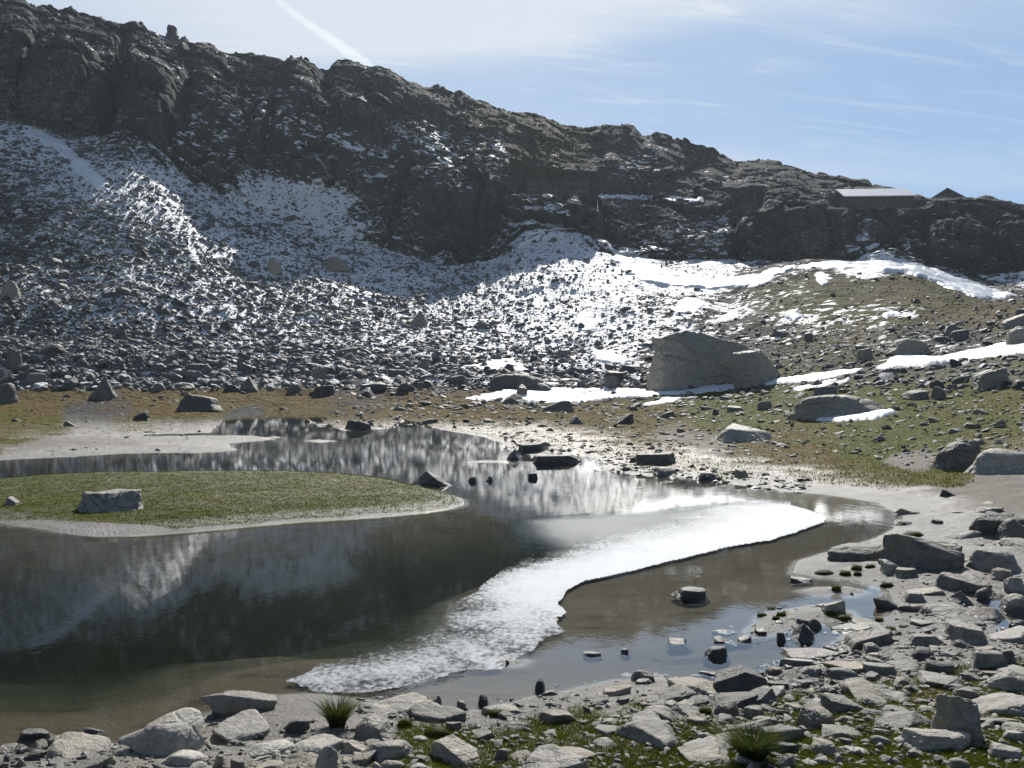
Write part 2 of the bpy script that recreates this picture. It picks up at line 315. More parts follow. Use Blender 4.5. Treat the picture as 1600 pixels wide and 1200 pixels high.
# ------------------------------------------------------------------ outlines on the level of the water
LAKE = [(-1500, 760), (-600, 730), (0, 719), (100, 713), (200, 708), (300, 707), (372, 704), (356, 693), (430, 686), (400, 681), (330, 681), (225, 682), (225, 679), (330, 676), (338, 668), (262, 663), (262, 659), (330, 661), (420, 662), (500, 665), (540, 673), (600, 670), (640, 660), (668, 668), (740, 680), (786, 692), (800, 706), (850, 716), (905, 712), (950, 722), (940, 735), (1000, 742), (1060, 745), (1110, 752), (1180, 760), (1230, 768), (1300, 773), (1370, 786), (1404, 806), (1400, 824), (1340, 850), (1280, 866), (1247, 876), (1240, 895), (1280, 901), (1340, 906), (1392, 922), (1388, 968), (1345, 985), (1310, 1006), (1290, 1030), (1225, 1046), (1180, 1062), (1100, 1070), (1040, 1060), (965, 1062), (900, 1080), (830, 1092), (760, 1112), (700, 1112), (640, 1105), (560, 1092), (500, 1085), (440, 1088), (330, 1115), (290, 1145), (180, 1162), (100, 1178), (0, 1175), (-600, 1180), (-1500, 1120)]
ISLAND = [(-1500, 775), (-300, 757), (0, 752), (60, 745), (150, 742), (300, 740), (450, 739), (560, 745), (620, 752), (690, 768), (722, 780), (720, 791), (690, 798), (600, 806), (480, 813), (400, 821), (300, 830), (200, 836), (120, 836), (40, 822), (-50, 812), (-300, 802), (-1500, 800)]
BARS = [[(474, 689), (500, 687), (531, 689), (500, 691.5)], [(414, 683), (430, 681.5), (445, 683), (430, 684.5)],
        [(1162, 984), (1178, 968), (1205, 954), (1260, 944), (1325, 953), (1338, 966), (1290, 975), (1235, 984), (1200, 990), (1172, 991)],
        [(1250, 922), (1280, 916), (1330, 915), (1358, 923), (1330, 930), (1280, 929)],
        [(648, 757), (700, 758), (690, 760), (650, 760)], [(775, 1036), (790, 1029), (825, 1030), (818, 1036)],
        [(729, 721), (760, 719), (796, 720), (780, 722.5), (740, 722.5)]]
POOL = [(1525, 938), (1550, 926), (1580, 932), (1640, 955), (1680, 1000), (1600, 1003), (1560, 990), (1535, 965)]
POOL2 = [(748, 1188), (765, 1172), (815, 1165), (822, 1172), (800, 1186), (775, 1196)]
lakeW, islW, poolW, pool2W = g2w(LAKE), g2w(ISLAND), g2w(POOL, 0.0), g2w(POOL2, 0.05)
barsW = [g2w(b) for b in BARS]

OUTER = g2w([(1292, 806), (1288, 816), (1245, 832), (1200, 845), (1140, 855), (1070, 872), (990, 892), (905, 912), (880, 940), (872, 985), (840, 1008), (790, 1036), (700, 1055), (600, 1070), (500, 1072)])
def dist_line(P, line):
    d = np.full(len(P), 99.)
    for a, b in zip(line[:-1], line[1:]):
        e = b - a; t = np.clip(((P - a) @ e) / (e @ e), 0, 1); d = np.minimum(d, np.sqrt(((P - a - t[:, None] * e) ** 2).sum(1)))
    return d
def flat_z(X, Y, need_sd=False):
    P = np.stack([X, Y], 1); wob = np.stack([fbm(X * 0.9, Y * 0.9, X * 0, 4, 3), fbm(X * 0.9, Y * 0.9, X * 0 + 9, 4, 5)], 1) * (0.06 + 0.004 * Y)[:, None]
    P2 = P + wob
    sd = sdf(P2, lakeW)                              # + in water
    isl = sdf(P2, islW); sd = np.minimum(sd, -isl)
    for b in barsW: sd = np.minimum(sd, -sdf(P2, b))
    sd = np.maximum(sd, sdf(P2, poolW))
    land = -sd; d = np.maximum(land, 0)
    near = sst(Y, 12, 7.5)
    far = sst(Y, 30, 60)
    rise = 0.05 * (1 - np.exp(-d / 0.35)) + 0.018 * d * (1 - 0.5 * far)
    rise = np.minimum(rise, 0.55 + 0.35 * sst(X, 4, 12))
    rt = sst(X, 5, 12) * sst(Y, 34, 16)             # the right bank climbs
    rise = rise + rt * 0.03 * np.maximum(X - 5, 0) * sst(d, 0.3, 2.5)
    rise = rise + near * 0.035 * d + 0.55 * sst(Y, 6.2, 1.5)
    isl_in = sst(isl, 0.05, 0.6); rise = np.where(isl > 0, 0.035 * sst(isl, 0, 0.15) + 0.085 * isl_in, rise)
    bump = fbm(X * 1.3, Y * 1.3, X * 0, 5, 21) * 0.05 + fbm(X * 5, Y * 5, X * 0, 4, 31) * 0.015
    rise = rise + bump * sst(d, 0.0, 0.7) * (1 + 0.8 * rt) * np.where(isl > 0, 0.35, 1)
    dp = np.maximum(sd, 0)
    deep = -(0.05 * (1 - np.exp(-dp / 0.3)) + 0.05 * dp + 0.035 * dp ** 2 * sst(-X, -4, 2.0))
    dk = sst(-X, 1.5, -1.0); deep = np.where(dp > 0, deep, deep)
    deep = np.maximum(deep, -0.95 + 0.875 * sst(X, -2.0, 1.8)) + fbm(X * 0.7, Y * 0.7, X * 0, 5, 41) * (0.12 - 0.09 * sst(X, -1.5, 2.6)) * sst(dp, 0.2, 2)
    do_ = dist_line(P, OUTER); deep = np.maximum(deep, -0.04 - 0.9 * sst(do_, 0.7, 3.5))   # bed raised here, added to narrow the shadow seen under the ice rim
    z = np.where(sd > 0, np.minimum(deep, -0.006), rise)
    p2 = sdf(P2, pool2W); z = np.where(p2 > -0.25, z - 0.0, z)
    return (z, sd, isl) if need_sd else z

# ------------------------------------------------------------------ the land: a fan of profiles, every crest and foot at its own distance
def tab(pts):
    p = np.array(pts, float); return lambda u: np.interp(u, p[:, 0], p[:, 1])
R0Y = tab([(-600, 46), (700, 46), (1000, 40), (1200, 33), (1400, 27), (1600, 24), (2300, 24)])
R1Y = tab([(-600, 80), (0, 86), (500, 88), (800, 80), (1000, 68), (1200, 60), (1400, 50), (1600, 44), (2300, 42)])
R1V = tab([(-600, 604), (0, 604), (200, 606), (500, 604), (700, 604), (900, 612), (1000, 614), (1100, 612), (1200, 606), (1350, 596), (1480, 596), (1600, 588), (2300, 560)])
R2Y = tab([(-600, 112), (0, 116), (300, 112), (600, 116), (800, 108), (1000, 98), (1200, 92), (1400, 82), (1600, 70), (2300, 66)])
R2V = tab([(-600, 380), (0, 410), (200, 430), (400, 490), (600, 520), (800, 540), (900, 545), (1000, 530), (1100, 525), (1200, 520), (1300, 510), (1400, 512), (1500, 505), (1600, 485), (2300, 440)])
RMY = tab([(-600, 128), (0, 132), (300, 128), (600, 134), (800, 134), (1000, 128), (1150, 125), (1340, 124), (1500, 118), (1600, 112), (2300, 100)])
RMV = tab([(-600, 260), (0, 290), (100, 305), (200, 330), (300, 380), (400, 430), (500, 452), (600, 468), (700, 472), (800, 465), (900, 462), (1000, 455), (1080, 458), (1140, 462), (1180, 440), (1240, 424), (1340, 417), (1430, 424), (1500, 447), (1550, 466), (1600, 464), (2300, 420)])
R3Y = tab([(-600, 148), (0, 150), (100, 152), (300, 152), (500, 160), (700, 160), (900, 162), (1100, 160), (1300, 158), (1600, 150), (2300, 140)])
R3V = tab([(-600, 150), (0, 185), (60, 200), (110, 216), (200, 212), (250, 240), (300, 290), (400, 330), (500, 372), (600, 388), (700, 418), (760, 412), (820, 372), (900, 365), (980, 392), (1080, 402), (1150, 408), (1300, 408), (1400, 412), (1450, 425), (1520, 440), (1600, 432), (2300, 400)])
R4Y = tab([(-600, 162), (0, 161), (200, 166), (400, 178), (600, 178), (700, 173), (860, 172), (1000, 178), (1150, 171), (1400, 167), (1600, 160), (2300, 150)])
R4V = tab([(-600, 40), (0, 95), (100, 85), (180, 90), (240, 110), (300, 130), (400, 150), (520, 165), (600, 200), (700, 262), (800, 300), (860, 306), (940, 312), (1040, 325), (1120, 345), (1160, 338), (1250, 330), (1320, 326), (1440, 328), (1520, 330), (1600, 340), (2300, 300)])
R5Y = tab([(-600, 190), (0, 190), (300, 200), (600, 202), (900, 207), (1100, 207), (1250, 204), (1330, 200), (1440, 190), (1600, 186), (2300, 180)])
R5V = tab([(-600, -90), (-100, -22), (0, -6), (40, 2), (52, 8), (80, 10), (100, 15), (112, 14), (125, 22), (150, 30), (160, 28), (168, 36), (195, 41), (205, 36), (215, 34), (228, 42), (250, 50), (270, 55), (290, 56), (300, 62), (330, 72), (370, 80), (420, 88), (446, 93), (455, 84), (468, 93), (500, 104), (515, 108), (528, 98), (560, 97), (578, 102), (590, 97), (610, 103), (636, 124), (660, 130), (700, 136), (720, 137), (760, 152), (820, 168), (850, 172), (885, 190), (920, 195), (950, 193), (962, 187), (990, 188), (1003, 202), (1020, 201), (1040, 206), (1085, 226), (1110, 227), (1135, 236), (1150, 243), (1180, 243), (1215, 244), (1240, 252), (1270, 268), (1300, 273), (1330, 278), (1360, 284), (1385, 288), (1400, 294), (1430, 304), (1455, 309), (1500, 306), (1520, 308), (1545, 306), (1565, 313), (1600, 318), (2300, 330)])

PADS = [(1373, 325, 170.0, 7.0), (872, 303, 173.5, 6.5), (1168, 329, 174.0, 1.2), (1489, 309, 188.0, 3.2)]
fine = np.linspace(-140, 1740, 1040)
azf = np.arctan((fine - CU) / FPX)
az = np.concatenate([np.linspace(R(-88), R(-48), 40)[:-1], np.linspace(R(-48), azf[0], 150)[:-1], azf, np.linspace(azf[-1], R(48), 150)[1:], np.linspace(R(48), R(88), 40)[1:]])
U = np.clip(CU + FPX * np.tan(np.clip(az, -1.2, 1.2)), -600, 2300)
NC = len(az)
def edgefn(rel): return 1.0 / np.cos(np.clip(az, -0.56, 0.56))
secs = [(26, 'near'), (330, 'flat'), (90, 'R1'), (120, 'R2'), (100, 'RM'), (110, 'R3'), (190, 'R4'), (110, 'R5'), (10, 'R6')]
YD, ZD, SEG = [], [], []
y0, y1, y2, ym, y3, y4, y5 = (f(U) for f in (R0Y, R1Y, R2Y, RMY, R3Y, R4Y, R5Y))
zz = {k: zof(v(U), y) for k, v, y in (('1', R1V, y1), ('2', R2V, y2), ('m', RMV, ym), ('3', R3V, y3), ('4', R4V, y4), ('5', R5V, y5))}
kinv = edgefn(0)
for t in np.linspace(0, 1, 26, endpoint=False):
    YD.append(np.full(NC, 0.8 + (6.0 - 0.8) * t)); SEG.append(0)
for t in np.linspace(0, 1, 330, endpoint=False):
    ya = 1 / (1 / 6.0 + (1 / y0 - 1 / 6.0) * t); yb = 6.0 * (y0 / 6.0) ** t
    YD.append(0.75 * ya + 0.25 * yb); SEG.append(1)
NF = len(YD)
Yf = np.array(YD); Xf = Yf * kinv * np.sin(az); Yw = Yf * kinv * np.cos(az)
zf, sdF, islF = flat_z(Xf.ravel(), Yw.ravel(), True)
Zf = zf.reshape(Yf.shape)
z0 = flat_z((y0 * kinv * np.sin(az)), (y0 * kinv * np.cos(az)))
prof = [(y0, z0), (y1, zz['1']), (y2, zz['2']), (ym, zz['m']), (y3, zz['3']), (y4, zz['4']), (y5, zz['5']), (y5 + 60, zz['5'] - 26)]
rowsY, rowsZ, rowsS, rowsT = [], [], [], []
for j, n in enumerate((90, 120, 100, 110, 190, 110, 10)):
    (ya, za), (yb, zb) = prof[j], prof[j + 1]
    for k in range(n + (j == 6)):
        t = k / n; e = t
        if j == 0: zt = za + (zb - za) * (t ** 1.5)   # valley floor eases into the slope
        else: zt = za + (zb - za) * t
        rowsY.append(ya + (yb - ya) * t); rowsZ.append(zt); rowsS.append(j + 2); rowsT.append(t)
Yh, Zh = np.array(rowsY), np.array(rowsZ)
Sh = np.repeat(np.array(rowsS)[:, None], NC, 1); Th = np.repeat(np.array(rowsT)[:, None], NC, 1)
# soften the kinks between the profile pieces
Zs = Zh.copy()
for _ in range(30):
    Zs[1:-1] = (Zs[:-2] + 2 * Zs[1:-1] + Zs[2:]) / 4
lockk = ((Sh == 5) & (Th < 0.12)) | (Sh >= 6) | ((Sh == 5) & (Th > 0.9))
Zh = np.where(lockk, 0.6 * Zh + 0.4 * Zs, Zs)
Xh = Yh * kinv * np.sin(az); Ywh = Yh * kinv * np.cos(az)
u_h, v_h = proj(Xh, Ywh, Zh)
shp = Xh.shape; X, Y, Z = Xh.ravel(), Ywh.ravel(), Zh.ravel(); S, Tt = Sh.ravel(), Th.ravel(); Uh = np.repeat(U[None, :], shp[0], 0).ravel()
# how much bare crag: the cliff band, then broken crags above it
nz = fbm(X / 26, Y / 26, Z / 20, 3, 61)
cl = np.where(S == 6, 1.0, 0.0)
cl = np.where((S == 5) & (Tt > 0.7), sst(Tt, 0.7, 1.0) * sst(nz, -0.3, 0.25), cl)
upper = np.interp(Uh, [-600, 0, 480, 620, 700, 880, 960, 1080, 1250, 1600, 2300], [1, 1, .95, .9, .5, .3, .55, .8, .85, .8, .8])
cl = np.where(S == 7, upper * (0.65 + 0.35 * sst(nz, -0.25, 0.2)), cl); cl = np.where(S == 8, 0.7, cl)
cl = np.where((S == 6), np.maximum(0.45, 0.55 + 0.45 * sst(nz, -0.35, 0.1)) , cl)
gap = np.exp(-((Uh - 1400) / 22) ** 2) * sst(v_h.ravel(), 420, 330)
cl = cl * (1 - 0.6 * gap * (S == 6))
mid = sst(Uh, 330, 420) * sst(Uh, 620, 520) * (S == 6) * sst(Tt, 0.55, 0.2); cl = cl * (1 - 0.75 * mid)
mid2 = sst(Uh, 930, 980) * sst(Uh, 1150, 1110) * (S == 6); cl = cl * (1 - 0.35 * mid2)
# buttresses, blocks and cracks pushed out of the slope
wx, wy, wz = (fbm(X / 8 + k * 9, Y / 8, Z / 8, 4, 200 + k, 0.55) for k in range(3))
f1, f2, cv = voro(X / 14 + .55 * wx, Y / 14 + .55 * wy, Z / 26 + .4 * wz, 101)
g1, g2, gv = voro(X / 5.2 + 3 + .7 * wx, Y / 5.2 + .7 * wy, Z / 8.5 + .6 * wz, 131)
k1, k2, kv = voro(X / 2.2 + 7 + .9 * wx, Y / 2.2 + .9 * wy, Z / 3.0 + .8 * wz, 151)
tw = Z / 8.5 + 1.2 * fbm(X / 30, Y / 30, Z / 40, 3, 71) + 0.3 * cv; fr = tw - np.floor(tw)
push = (cv - 0.35) * 6.0 + (1 - f1) * 3.0 + (gv - 0.5) * 2.0 + (1 - g1) * 0.9 - 0.5 * sst(g2 - g1, 0.07, 0.0) - 1.4 * sst(f2 - f1, 0.07, 0.0)
push = push + (fr - 0.5) * 1.7 + (kv - 0.5) * 0.6 - 0.12 * sst(k2 - k1, 0.08, 0.0) + fbm(X / 4.5, Y / 4.5, Z / 6.5, 4, 81) * 1.3
vv_ = v_h.ravel()
for (a, b, ru, rv, am) in [(105, 145, 72, 78, 6), (235, 165, 42, 62, 4), (350, 272, 32, 22, 3), (560, 185, 52, 34, 4), (690, 325, 95, 66, 4), (775, 262, 55, 42, 3), (1235, 367, 92, 40, 5), (1345, 372, 34, 42, 3), (1500, 388, 58, 44, 4), (1060, 375, 42, 26, 3), (470, 125, 30, 26, 3), (320, 105, 36, 36, 3), (20, 60, 40, 60, 3), (600, 130, 40, 20, 3), (430, 215, 40, 40, 2.5), (1580, 380, 30, 40, 3)]:
    push = push + am * np.sqrt(np.clip(1 - ((Uh - a) / ru) ** 2 - ((vv_ - b) / rv) ** 2, 0, 1))
for (a, b, c, d, ww, am) in [(200, 50, 165, 218, 7, 6), (60, 60, 30, 190, 8, 3), (505, 110, 525, 215, 8, 4), (432, 170, 398, 330, 8, 3), (300, 70, 290, 220, 7, 3), (645, 250, 600, 392, 6, 3.5), (760, 240, 735, 412, 5, 3), (1385, 328, 1398, 412, 12, 5), (1147, 330, 1152, 402, 6, 3), (930, 320, 962, 400, 8, 3), (1290, 335, 1300, 405, 4, 2.5), (1445, 340, 1450, 430, 5, 3)]:
    cu_ = a + (c - a) * (vv_ - b) / (d - b) + 5 * wx; push = push - am * np.exp(-((Uh - cu_) / ww) ** 2) * (vv_ > b) * (vv_ < d)
amp = cl * np.where(S == 6, np.minimum(sst(Tt, 0, 0.1) + 0.3, 1), 1) * np.where(S == 7, np.interp(Tt, [0, 0.7, 1], [0.8, 0.7, 0.32]), 1)
ca, sa = np.cos(np.arctan2(X, Y)), np.sin(np.arctan2(X, Y))
topk = sst(Tt, 0.82, 1.0) * (S == 7) + (S == 8)
X = X - sa * push * amp * 0.85; Y = Y - ca * push * amp * 0.85; Z = Z + push * amp * (0.26 - 0.06 * topk)
Z = Z + ((S == 7) * sst(Tt, .8, 1) + (S == 8)) * ((1 - g1) * (gv > 0.45) * 1.0 + (1 - k1) * (kv > 0.5) * 0.7 - 0.75)
# rubble ground: boulder-sized hummocks
rub = (1 - cl) * sst(Y, 50, 75)
Z = Z + rub * (fbm(X / 7, Y / 7, Z / 7, 4, 91) * 0.9 + (1 - k1) * 0.25 * (kv > 0.4))
Z = Z + (1 - sst(Y, 50, 75)) * np.where(S <= 3, fbm(X / 5, Y / 5, X * 0, 5, 95) * 0.22 * sst(Tt + (S > 2), 0.0, 0.25), 0)
hump = np.exp(-((Uh - 640) / 30) ** 2)
for (pu, pv, pY, hw) in PADS:
    bx_, bz_ = (pu - CU) / FPX * pY, float(zof(pv, pY)); k_ = (Y > pY - 22) & (Y < pY + 8)
    xs_ = np.abs(X - bx_ * Y / pY); f_ = sst(xs_, hw + 2.5, hw) * k_
    lim = HCAM + (bz_ - HCAM) * Y / pY - 0.15      # nothing stands in front of the wall foot
    lim = np.where(Y > pY, bz_ + 0.1, lim); Z = np.where(f_ > 0, Z - f_ * np.maximum(Z - lim, 0), Z)
    near_ = sst(xs_, hw + 1, hw) * (Y > pY - 3) * (Y < pY + 7); Z = np.where((near_ > 0) & (Z < bz_ - .4), Z + near_ * (bz_ - .4 - Z), Z)
VX = np.concatenate([Xf.ravel(), X]); VY = np.concatenate([Yw.ravel(), Y]); VZ = np.concatenate([Zf.ravel(), Z])
NR = NF + shp[0]; SEGS = np.concatenate([np.repeat(np.array(SEG)[:, None], NC, 1).ravel(), S])
CL = np.concatenate([np.zeros(Zf.size), cl]); SD = np.concatenate([sdF, np.full(X.size, -50.0)]); ISL = np.concatenate([islF, np.full(X.size, -50.)])
PU, PV = proj(VX, VY, VZ)
UU = np.concatenate([np.repeat(U[None, :], NF, 0).ravel(), Uh])

# ---- ground cover: hand-set samples (photo u, v, turf, rust, snow), blended between neighbours
CP = np.array([
 (0,30,.2,.6,.10),(120,60,.25,.6,.16),(60,20,.1,.5,.2),(250,120,.1,.4,.30),(80,150,.1,.3,.05),(20,250,.0,0,.50),(60,220,0,0,.60),(30,330,0,0,.40),(100,300,0,0,.50),(150,280,0,0,.75),(100,430,0,0,.26),(30,430,0,0,.30),
 (200,380,0,0,.36),(230,300,0,0,.62),(270,320,0,0,.72),(330,330,0,0,.62),(330,250,0,0,.42),(200,230,0,0,.40),(300,150,.05,.3,.30),(400,180,.05,.3,.32),(400,110,.2,.4,.12),(400,240,0,0,.46),(460,220,0,0,.5),(480,310,0,0,.72),(540,380,0,0,.6),
 (500,260,0,0,.42),(560,220,0,0,.4),(600,130,.35,.6,.14),(680,160,.5,.7,.14),(760,190,.5,.8,.18),(760,215,.4,.8,.30),(840,220,.6,.9,.14),(850,260,.65,.9,.12),(900,240,.5,.8,.22),(960,250,.4,.7,.34),(990,260,.3,.6,.38),(1010,300,.3,.6,.42),(930,300,.4,.8,.26),
 (640,300,0,.2,.25),(700,330,0,.2,.25),(620,380,0,0,.5),(700,400,0,0,.5),(700,445,0,0,.80),(620,430,0,0,.66),(780,445,0,0,.78),(820,390,0,0,.66),(860,370,0,0,.70),(900,400,0,0,.62),(940,380,0,.2,.42),(1000,350,.2,.5,.34),(1080,310,.3,.6,.35),(1100,340,.25,.5,.52),
 (400,400,0,0,.50),(300,430,0,0,.44),(450,460,0,0,.50),(550,470,0,0,.58),(650,480,0,0,.60),(750,490,0,0,.62),(850,470,0,0,.70),(930,440,0,0,.72),(1000,420,0,0,.9),(1090,435,.1,.2,.8),(1050,400,.05,.3,.4),
 (100,520,0,0,.30),(30,540,0,0,.18),(200,480,0,0,.36),(250,560,0,0,.26),(350,520,0,0,.42),(450,550,0,0,.36),(550,550,0,0,.42),(650,540,.05,.3,.44),(750,540,.15,.3,.46),(850,520,.2,.3,.56),(950,500,.2,.3,.60),(1050,470,.3,.4,.48),(1120,490,.35,.3,.4),
 (900,560,.35,.4,.38),(960,560,.35,.4,.50),(800,570,.25,.5,.42),(700,580,.2,.5,.26),(600,590,.15,.5,.16),(1000,590,.4,.5,.22),(1200,440,.5,.5,.2),(1230,470,.45,.4,.40),(1300,440,.62,.55,.10),(1400,450,.66,.6,.08),(1300,490,.5,.5,.34),(1390,490,.5,.5,.24),
 (1480,460,.6,.5,.10),(1240,500,.4,.3,.36),(1160,480,.4,.3,.42),(1180,530,.4,.5,.22),(1250,540,.5,.4,.18),(1350,520,.45,.6,.16),(1450,510,.4,.6,.12),(1550,490,.5,.6,.08),(1500,540,.35,.4,.16),(1580,560,.5,.4,.05),(1300,580,.45,.3,.10),(1450,590,.5,.4,.02),(1580,620,.55,.4,0),
 (1340,270,.1,.3,.10),(1200,260,.15,.5,.22),(1100,240,.2,.6,.2),(1300,310,.2,.6,.22),(1450,315,.2,.6,.18),(1250,350,.05,.3,.14),(1400,350,.0,.2,.42),(1550,350,.05,.4,.22),(1280,395,0,0,.30),(1460,400,0,0,.45),(1560,410,0,0,.5),(1350,410,0,0,.9),
 (0,600,.1,.8,.02),(100,615,.45,.9,0),(250,620,.75,.95,0),(350,620,.75,.95,0),(450,622,.62,.9,.02),(550,625,.35,.8,.02),(60,632,.7,.85,0),(180,638,.3,.8,0),(300,640,.55,.8,0),(430,642,.45,.7,0),(560,640,.4,.8,0),(20,662,.72,.45,0),(80,668,.65,.4,0),(130,650,.15,.5,0),(200,668,.5,.4,0),(300,670,.3,.4,0),(180,690,-.3,0,0),(100,700,-.3,0,0),(300,695,.1,.3,0),(150,676,0,0,0),(400,655,-.2,0,0),
 (650,640,.55,.75,.02),(750,650,.55,.7,0),(700,665,.45,.85,0),(850,650,.5,.5,0),(850,680,.75,.98,0),(780,672,.7,.95,0),(930,640,.45,.6,0),(950,670,.3,.6,0),(900,700,.15,.6,0),(980,690,.65,.7,0),(1000,650,.5,.5,0),(1050,680,.05,.4,0),(1100,700,.0,.4,0),(1060,720,.3,.7,0),(1120,630,.8,.1,0),(1200,620,.8,.1,0),(1150,650,.6,.4,0),(1250,680,.55,.5,0),
 (1200,710,.6,.85,0),(1270,715,.65,.9,0),(1350,700,.7,.15,0),(1400,690,.7,.15,0),(1420,720,.1,.3,0),(1320,740,.6,.6,0),(1400,745,.65,.6,0),(1480,745,.6,.4,0),(1100,745,.2,.6,0),(1200,755,.0,.4,0),(1550,690,.4,.4,0),(1500,660,.6,.4,0),(1580,740,-.1,.3,0),(1400,650,.6,.2,0),(1300,780,-.5,0,0),(1450,790,-.5,0,0),(1500,820,-.4,0,0),(1560,770,-.3,0,0),(1330,630,.5,.4,0),
 (1450,860,.1,.2,0),(1430,830,.3,.2,0),(1350,885,-.4,0,0),(1500,900,.0,.2,0),(1560,900,.0,.2,0),(1450,950,.2,.3,0),(1420,975,.1,.2,0),(1500,1010,.25,.4,0),(1400,1030,.15,.4,0),(1300,1050,.1,.5,0),(1480,1060,.45,.6,0),(1580,1080,.55,.55,0),(1400,1090,.55,.5,0),(1240,1090,.35,.5,0),(1340,1120,.45,.5,0),(1140,1080,.0,.3,0),(1050,1110,.05,.4,0),(1150,1130,.15,.5,0),
 (950,1110,.15,.4,0),(900,1125,.35,.3,0),(850,1130,.45,.3,0),(1000,1140,.5,.6,0),(900,1160,.3,.5,0),(1050,1170,.65,.5,0),(1150,1180,.6,.4,0),(1250,1170,.55,.4,0),(1350,1190,.6,.4,0),(1500,1190,.7,.5,0),(1560,1130,.7,.6,0),(960,1190,.55,.5,0),(850,1095,-.2,0,0),(780,1130,.25,.4,0),(700,1150,.4,.3,0),(660,1135,.35,.3,0),(620,1190,.4,.3,0),(720,1190,.3,.3,0),(560,1150,.1,.3,0),(600,1100,-.4,0,0),(500,1120,-.4,0,0),(400,1110,-.6,0,0),(300,1180,-.3,0,0),(200,1190,-.4,0,0),(100,1190,-.4,0,0),(420,1180,.0,.3,0),(340,1195,.2,.3,0),
 (250,780,1,.35,0),(500,780,1,.4,0),(100,770,1,.3,0),(400,760,1,.55,0),(650,785,1,.3,0)], float)
def cover(u, v):
    o = np.zeros((len(u), 3), np.float32); uu = np.clip(u, -60, 1660); vv = np.clip(v, 0, 1200)
    for s in range(0, len(u), 20000):
        du = (uu[s:s + 20000, None] - CP[None, :, 0]); dv = (vv[s:s + 20000, None] - CP[None, :, 1]) * 2.0
        wt = 1.0 / ((du * du + dv * dv + 60.0) ** 1.9); wt /= wt.sum(1, keepdims=True)
        o[s:s + 20000] = wt @ CP[:, 2:5]
    return o
cov = cover(PU, PV); GR, RU, SN = cov[:, 0].copy(), cov[:, 1].copy(), cov[:, 2].copy()
flat = SEGS <= 1
onisl = ISL > 0
GR = np.where(PV < 320, GR * .85, GR); RU = np.where(PV < 320, RU * .6, RU)
GR = GR + 0.35 * np.exp(-((PU - 1340) / 170) ** 2 - ((PV - 460) / 45) ** 2) + 0.25 * np.exp(-((PU - 780) / 190) ** 2 - ((PV - 215) / 60) ** 2) + 0.14 * (PV > 596) * (PV < 760)
GR = GR + .2 * (PV > 636) * (PV < 757) * (PU > 600) * (PU < 1310) * (ISL < 0)
RU = RU - .10 * (PV > 596) * (PV < 660) * (PU < 560)
RU = RU + .12 * (PV > 596) * (PV < 760) * (PU < 1080)
GR = GR + 0.38 * sst(PV, 1040, 1110) * sst(PU, 560, 700)
edge_i = 0.55 + 0.45 * sst(PV, 790, 770)
GR = np.where(onisl, -0.4 + 1.7 * sst(ISL + .14 * fbm(VX * 1.6, VY * 1.6, VX * 0, 4, 77), 0.0, 0.2), np.where(flat, GR - np.where(PV < 757, 0.65, 0.9) * sst(-SD, 0.8, 0.0), GR))
# open sand tongue at the island's near-left shore
tong = np.exp(-((PU - 60) / 110) ** 2 - ((PV - 822) / 9) ** 2) + np.exp(-((PU - 170) / 90) ** 2 - ((PV - 826) / 6) ** 2)
GR = np.where(onisl, GR - 2.2 * tong, GR); RU = np.where(onisl, 0.22 + 0.25 * fbm(VX, VY, VX * 0, 3, 9), RU)
SN = np.where(flat, 0, np.where(SEGS == 2, np.minimum(SN, 0.2) * (PV < 640), SN)); SN = np.where(PV < 640, SN, 0)
SN = np.where(SEGS >= 8, 0.2, SN)
SN = np.where((SEGS >= 6) & (PU > 880) & (PV < 345), SN * .72, SN)
SN = SN + (SEGS >= 6) * (SEGS <= 7) * (0.04 * (PU < 800) + 0.16 * np.exp(-((PU - 500) / 190) ** 2 - ((PV - 270) / 110) ** 2))
# snow lies blue and thick under the cliffs, thin on their faces
PATH = np.exp(-((PV - (305 + 0.033 * (PU - 900))) / 3.0) ** 2) * (PU > 900) * (PU < 1100) * (SEGS >= 6)
SN = SN + 0.16 * (SEGS >= 3) * (SEGS <= 5) * (PU < 1000) * sst(PV, 340, 420)
SN = SN - 0.16 * np.exp(-((PU - 1060) / 150) ** 2 - ((PV - 470) / 55) ** 2) * (SN > .1)
SN = SN - 0.13 * np.exp(-((PU - 860) / 150) ** 2 - ((PV - 480) / 50) ** 2) * (SN > .1)
SN = SN + 0.7 * PATH + 0.16 * np.exp(-((PU - 650) / 420) ** 2 - ((PV - 505) / 55) ** 2) + 0.12 * ((SEGS >= 3) & (SEGS <= 5)) * (SN > .15)
WETA = np.exp(-((PU - 1440) / 80) ** 2 - ((PV - 798) / 22) ** 2) * 0.9 + 0.7 * np.exp(-((PU - 1420) / 60) ** 2 - ((PV - 1065) / 10) ** 2) * (VY > 5) + 0.8 * np.exp(-((PU - 1340) / 50) ** 2 - ((PV - 1025) / 12) ** 2) + 0.7 * np.exp(-((PU - 1130) / 40) ** 2 - ((PV - 1130) / 8) ** 2)
PEB = np.clip(np.exp(-((PU - 1350) / 300) ** 2 - ((PV - 1080) / 90) ** 2) * 1.3 + 0.6 * (PV > 1090) * (PU > 560) + 0.3 * (PU > 1420) * (PV > 840), 0, 1) * (SEGS <= 1)
G_all = np.stack([VX, VY, VZ], 1)
def gridfaces(r0, r1):
    r = np.arange(r0, r1 - 1)[:, None] * NC; c = np.arange(NC - 1)[None, :]; a = (r + c).ravel()
    return np.stack([a, a + 1, a + NC + 1, a + NC], 1)
SPLIT = NF + 90
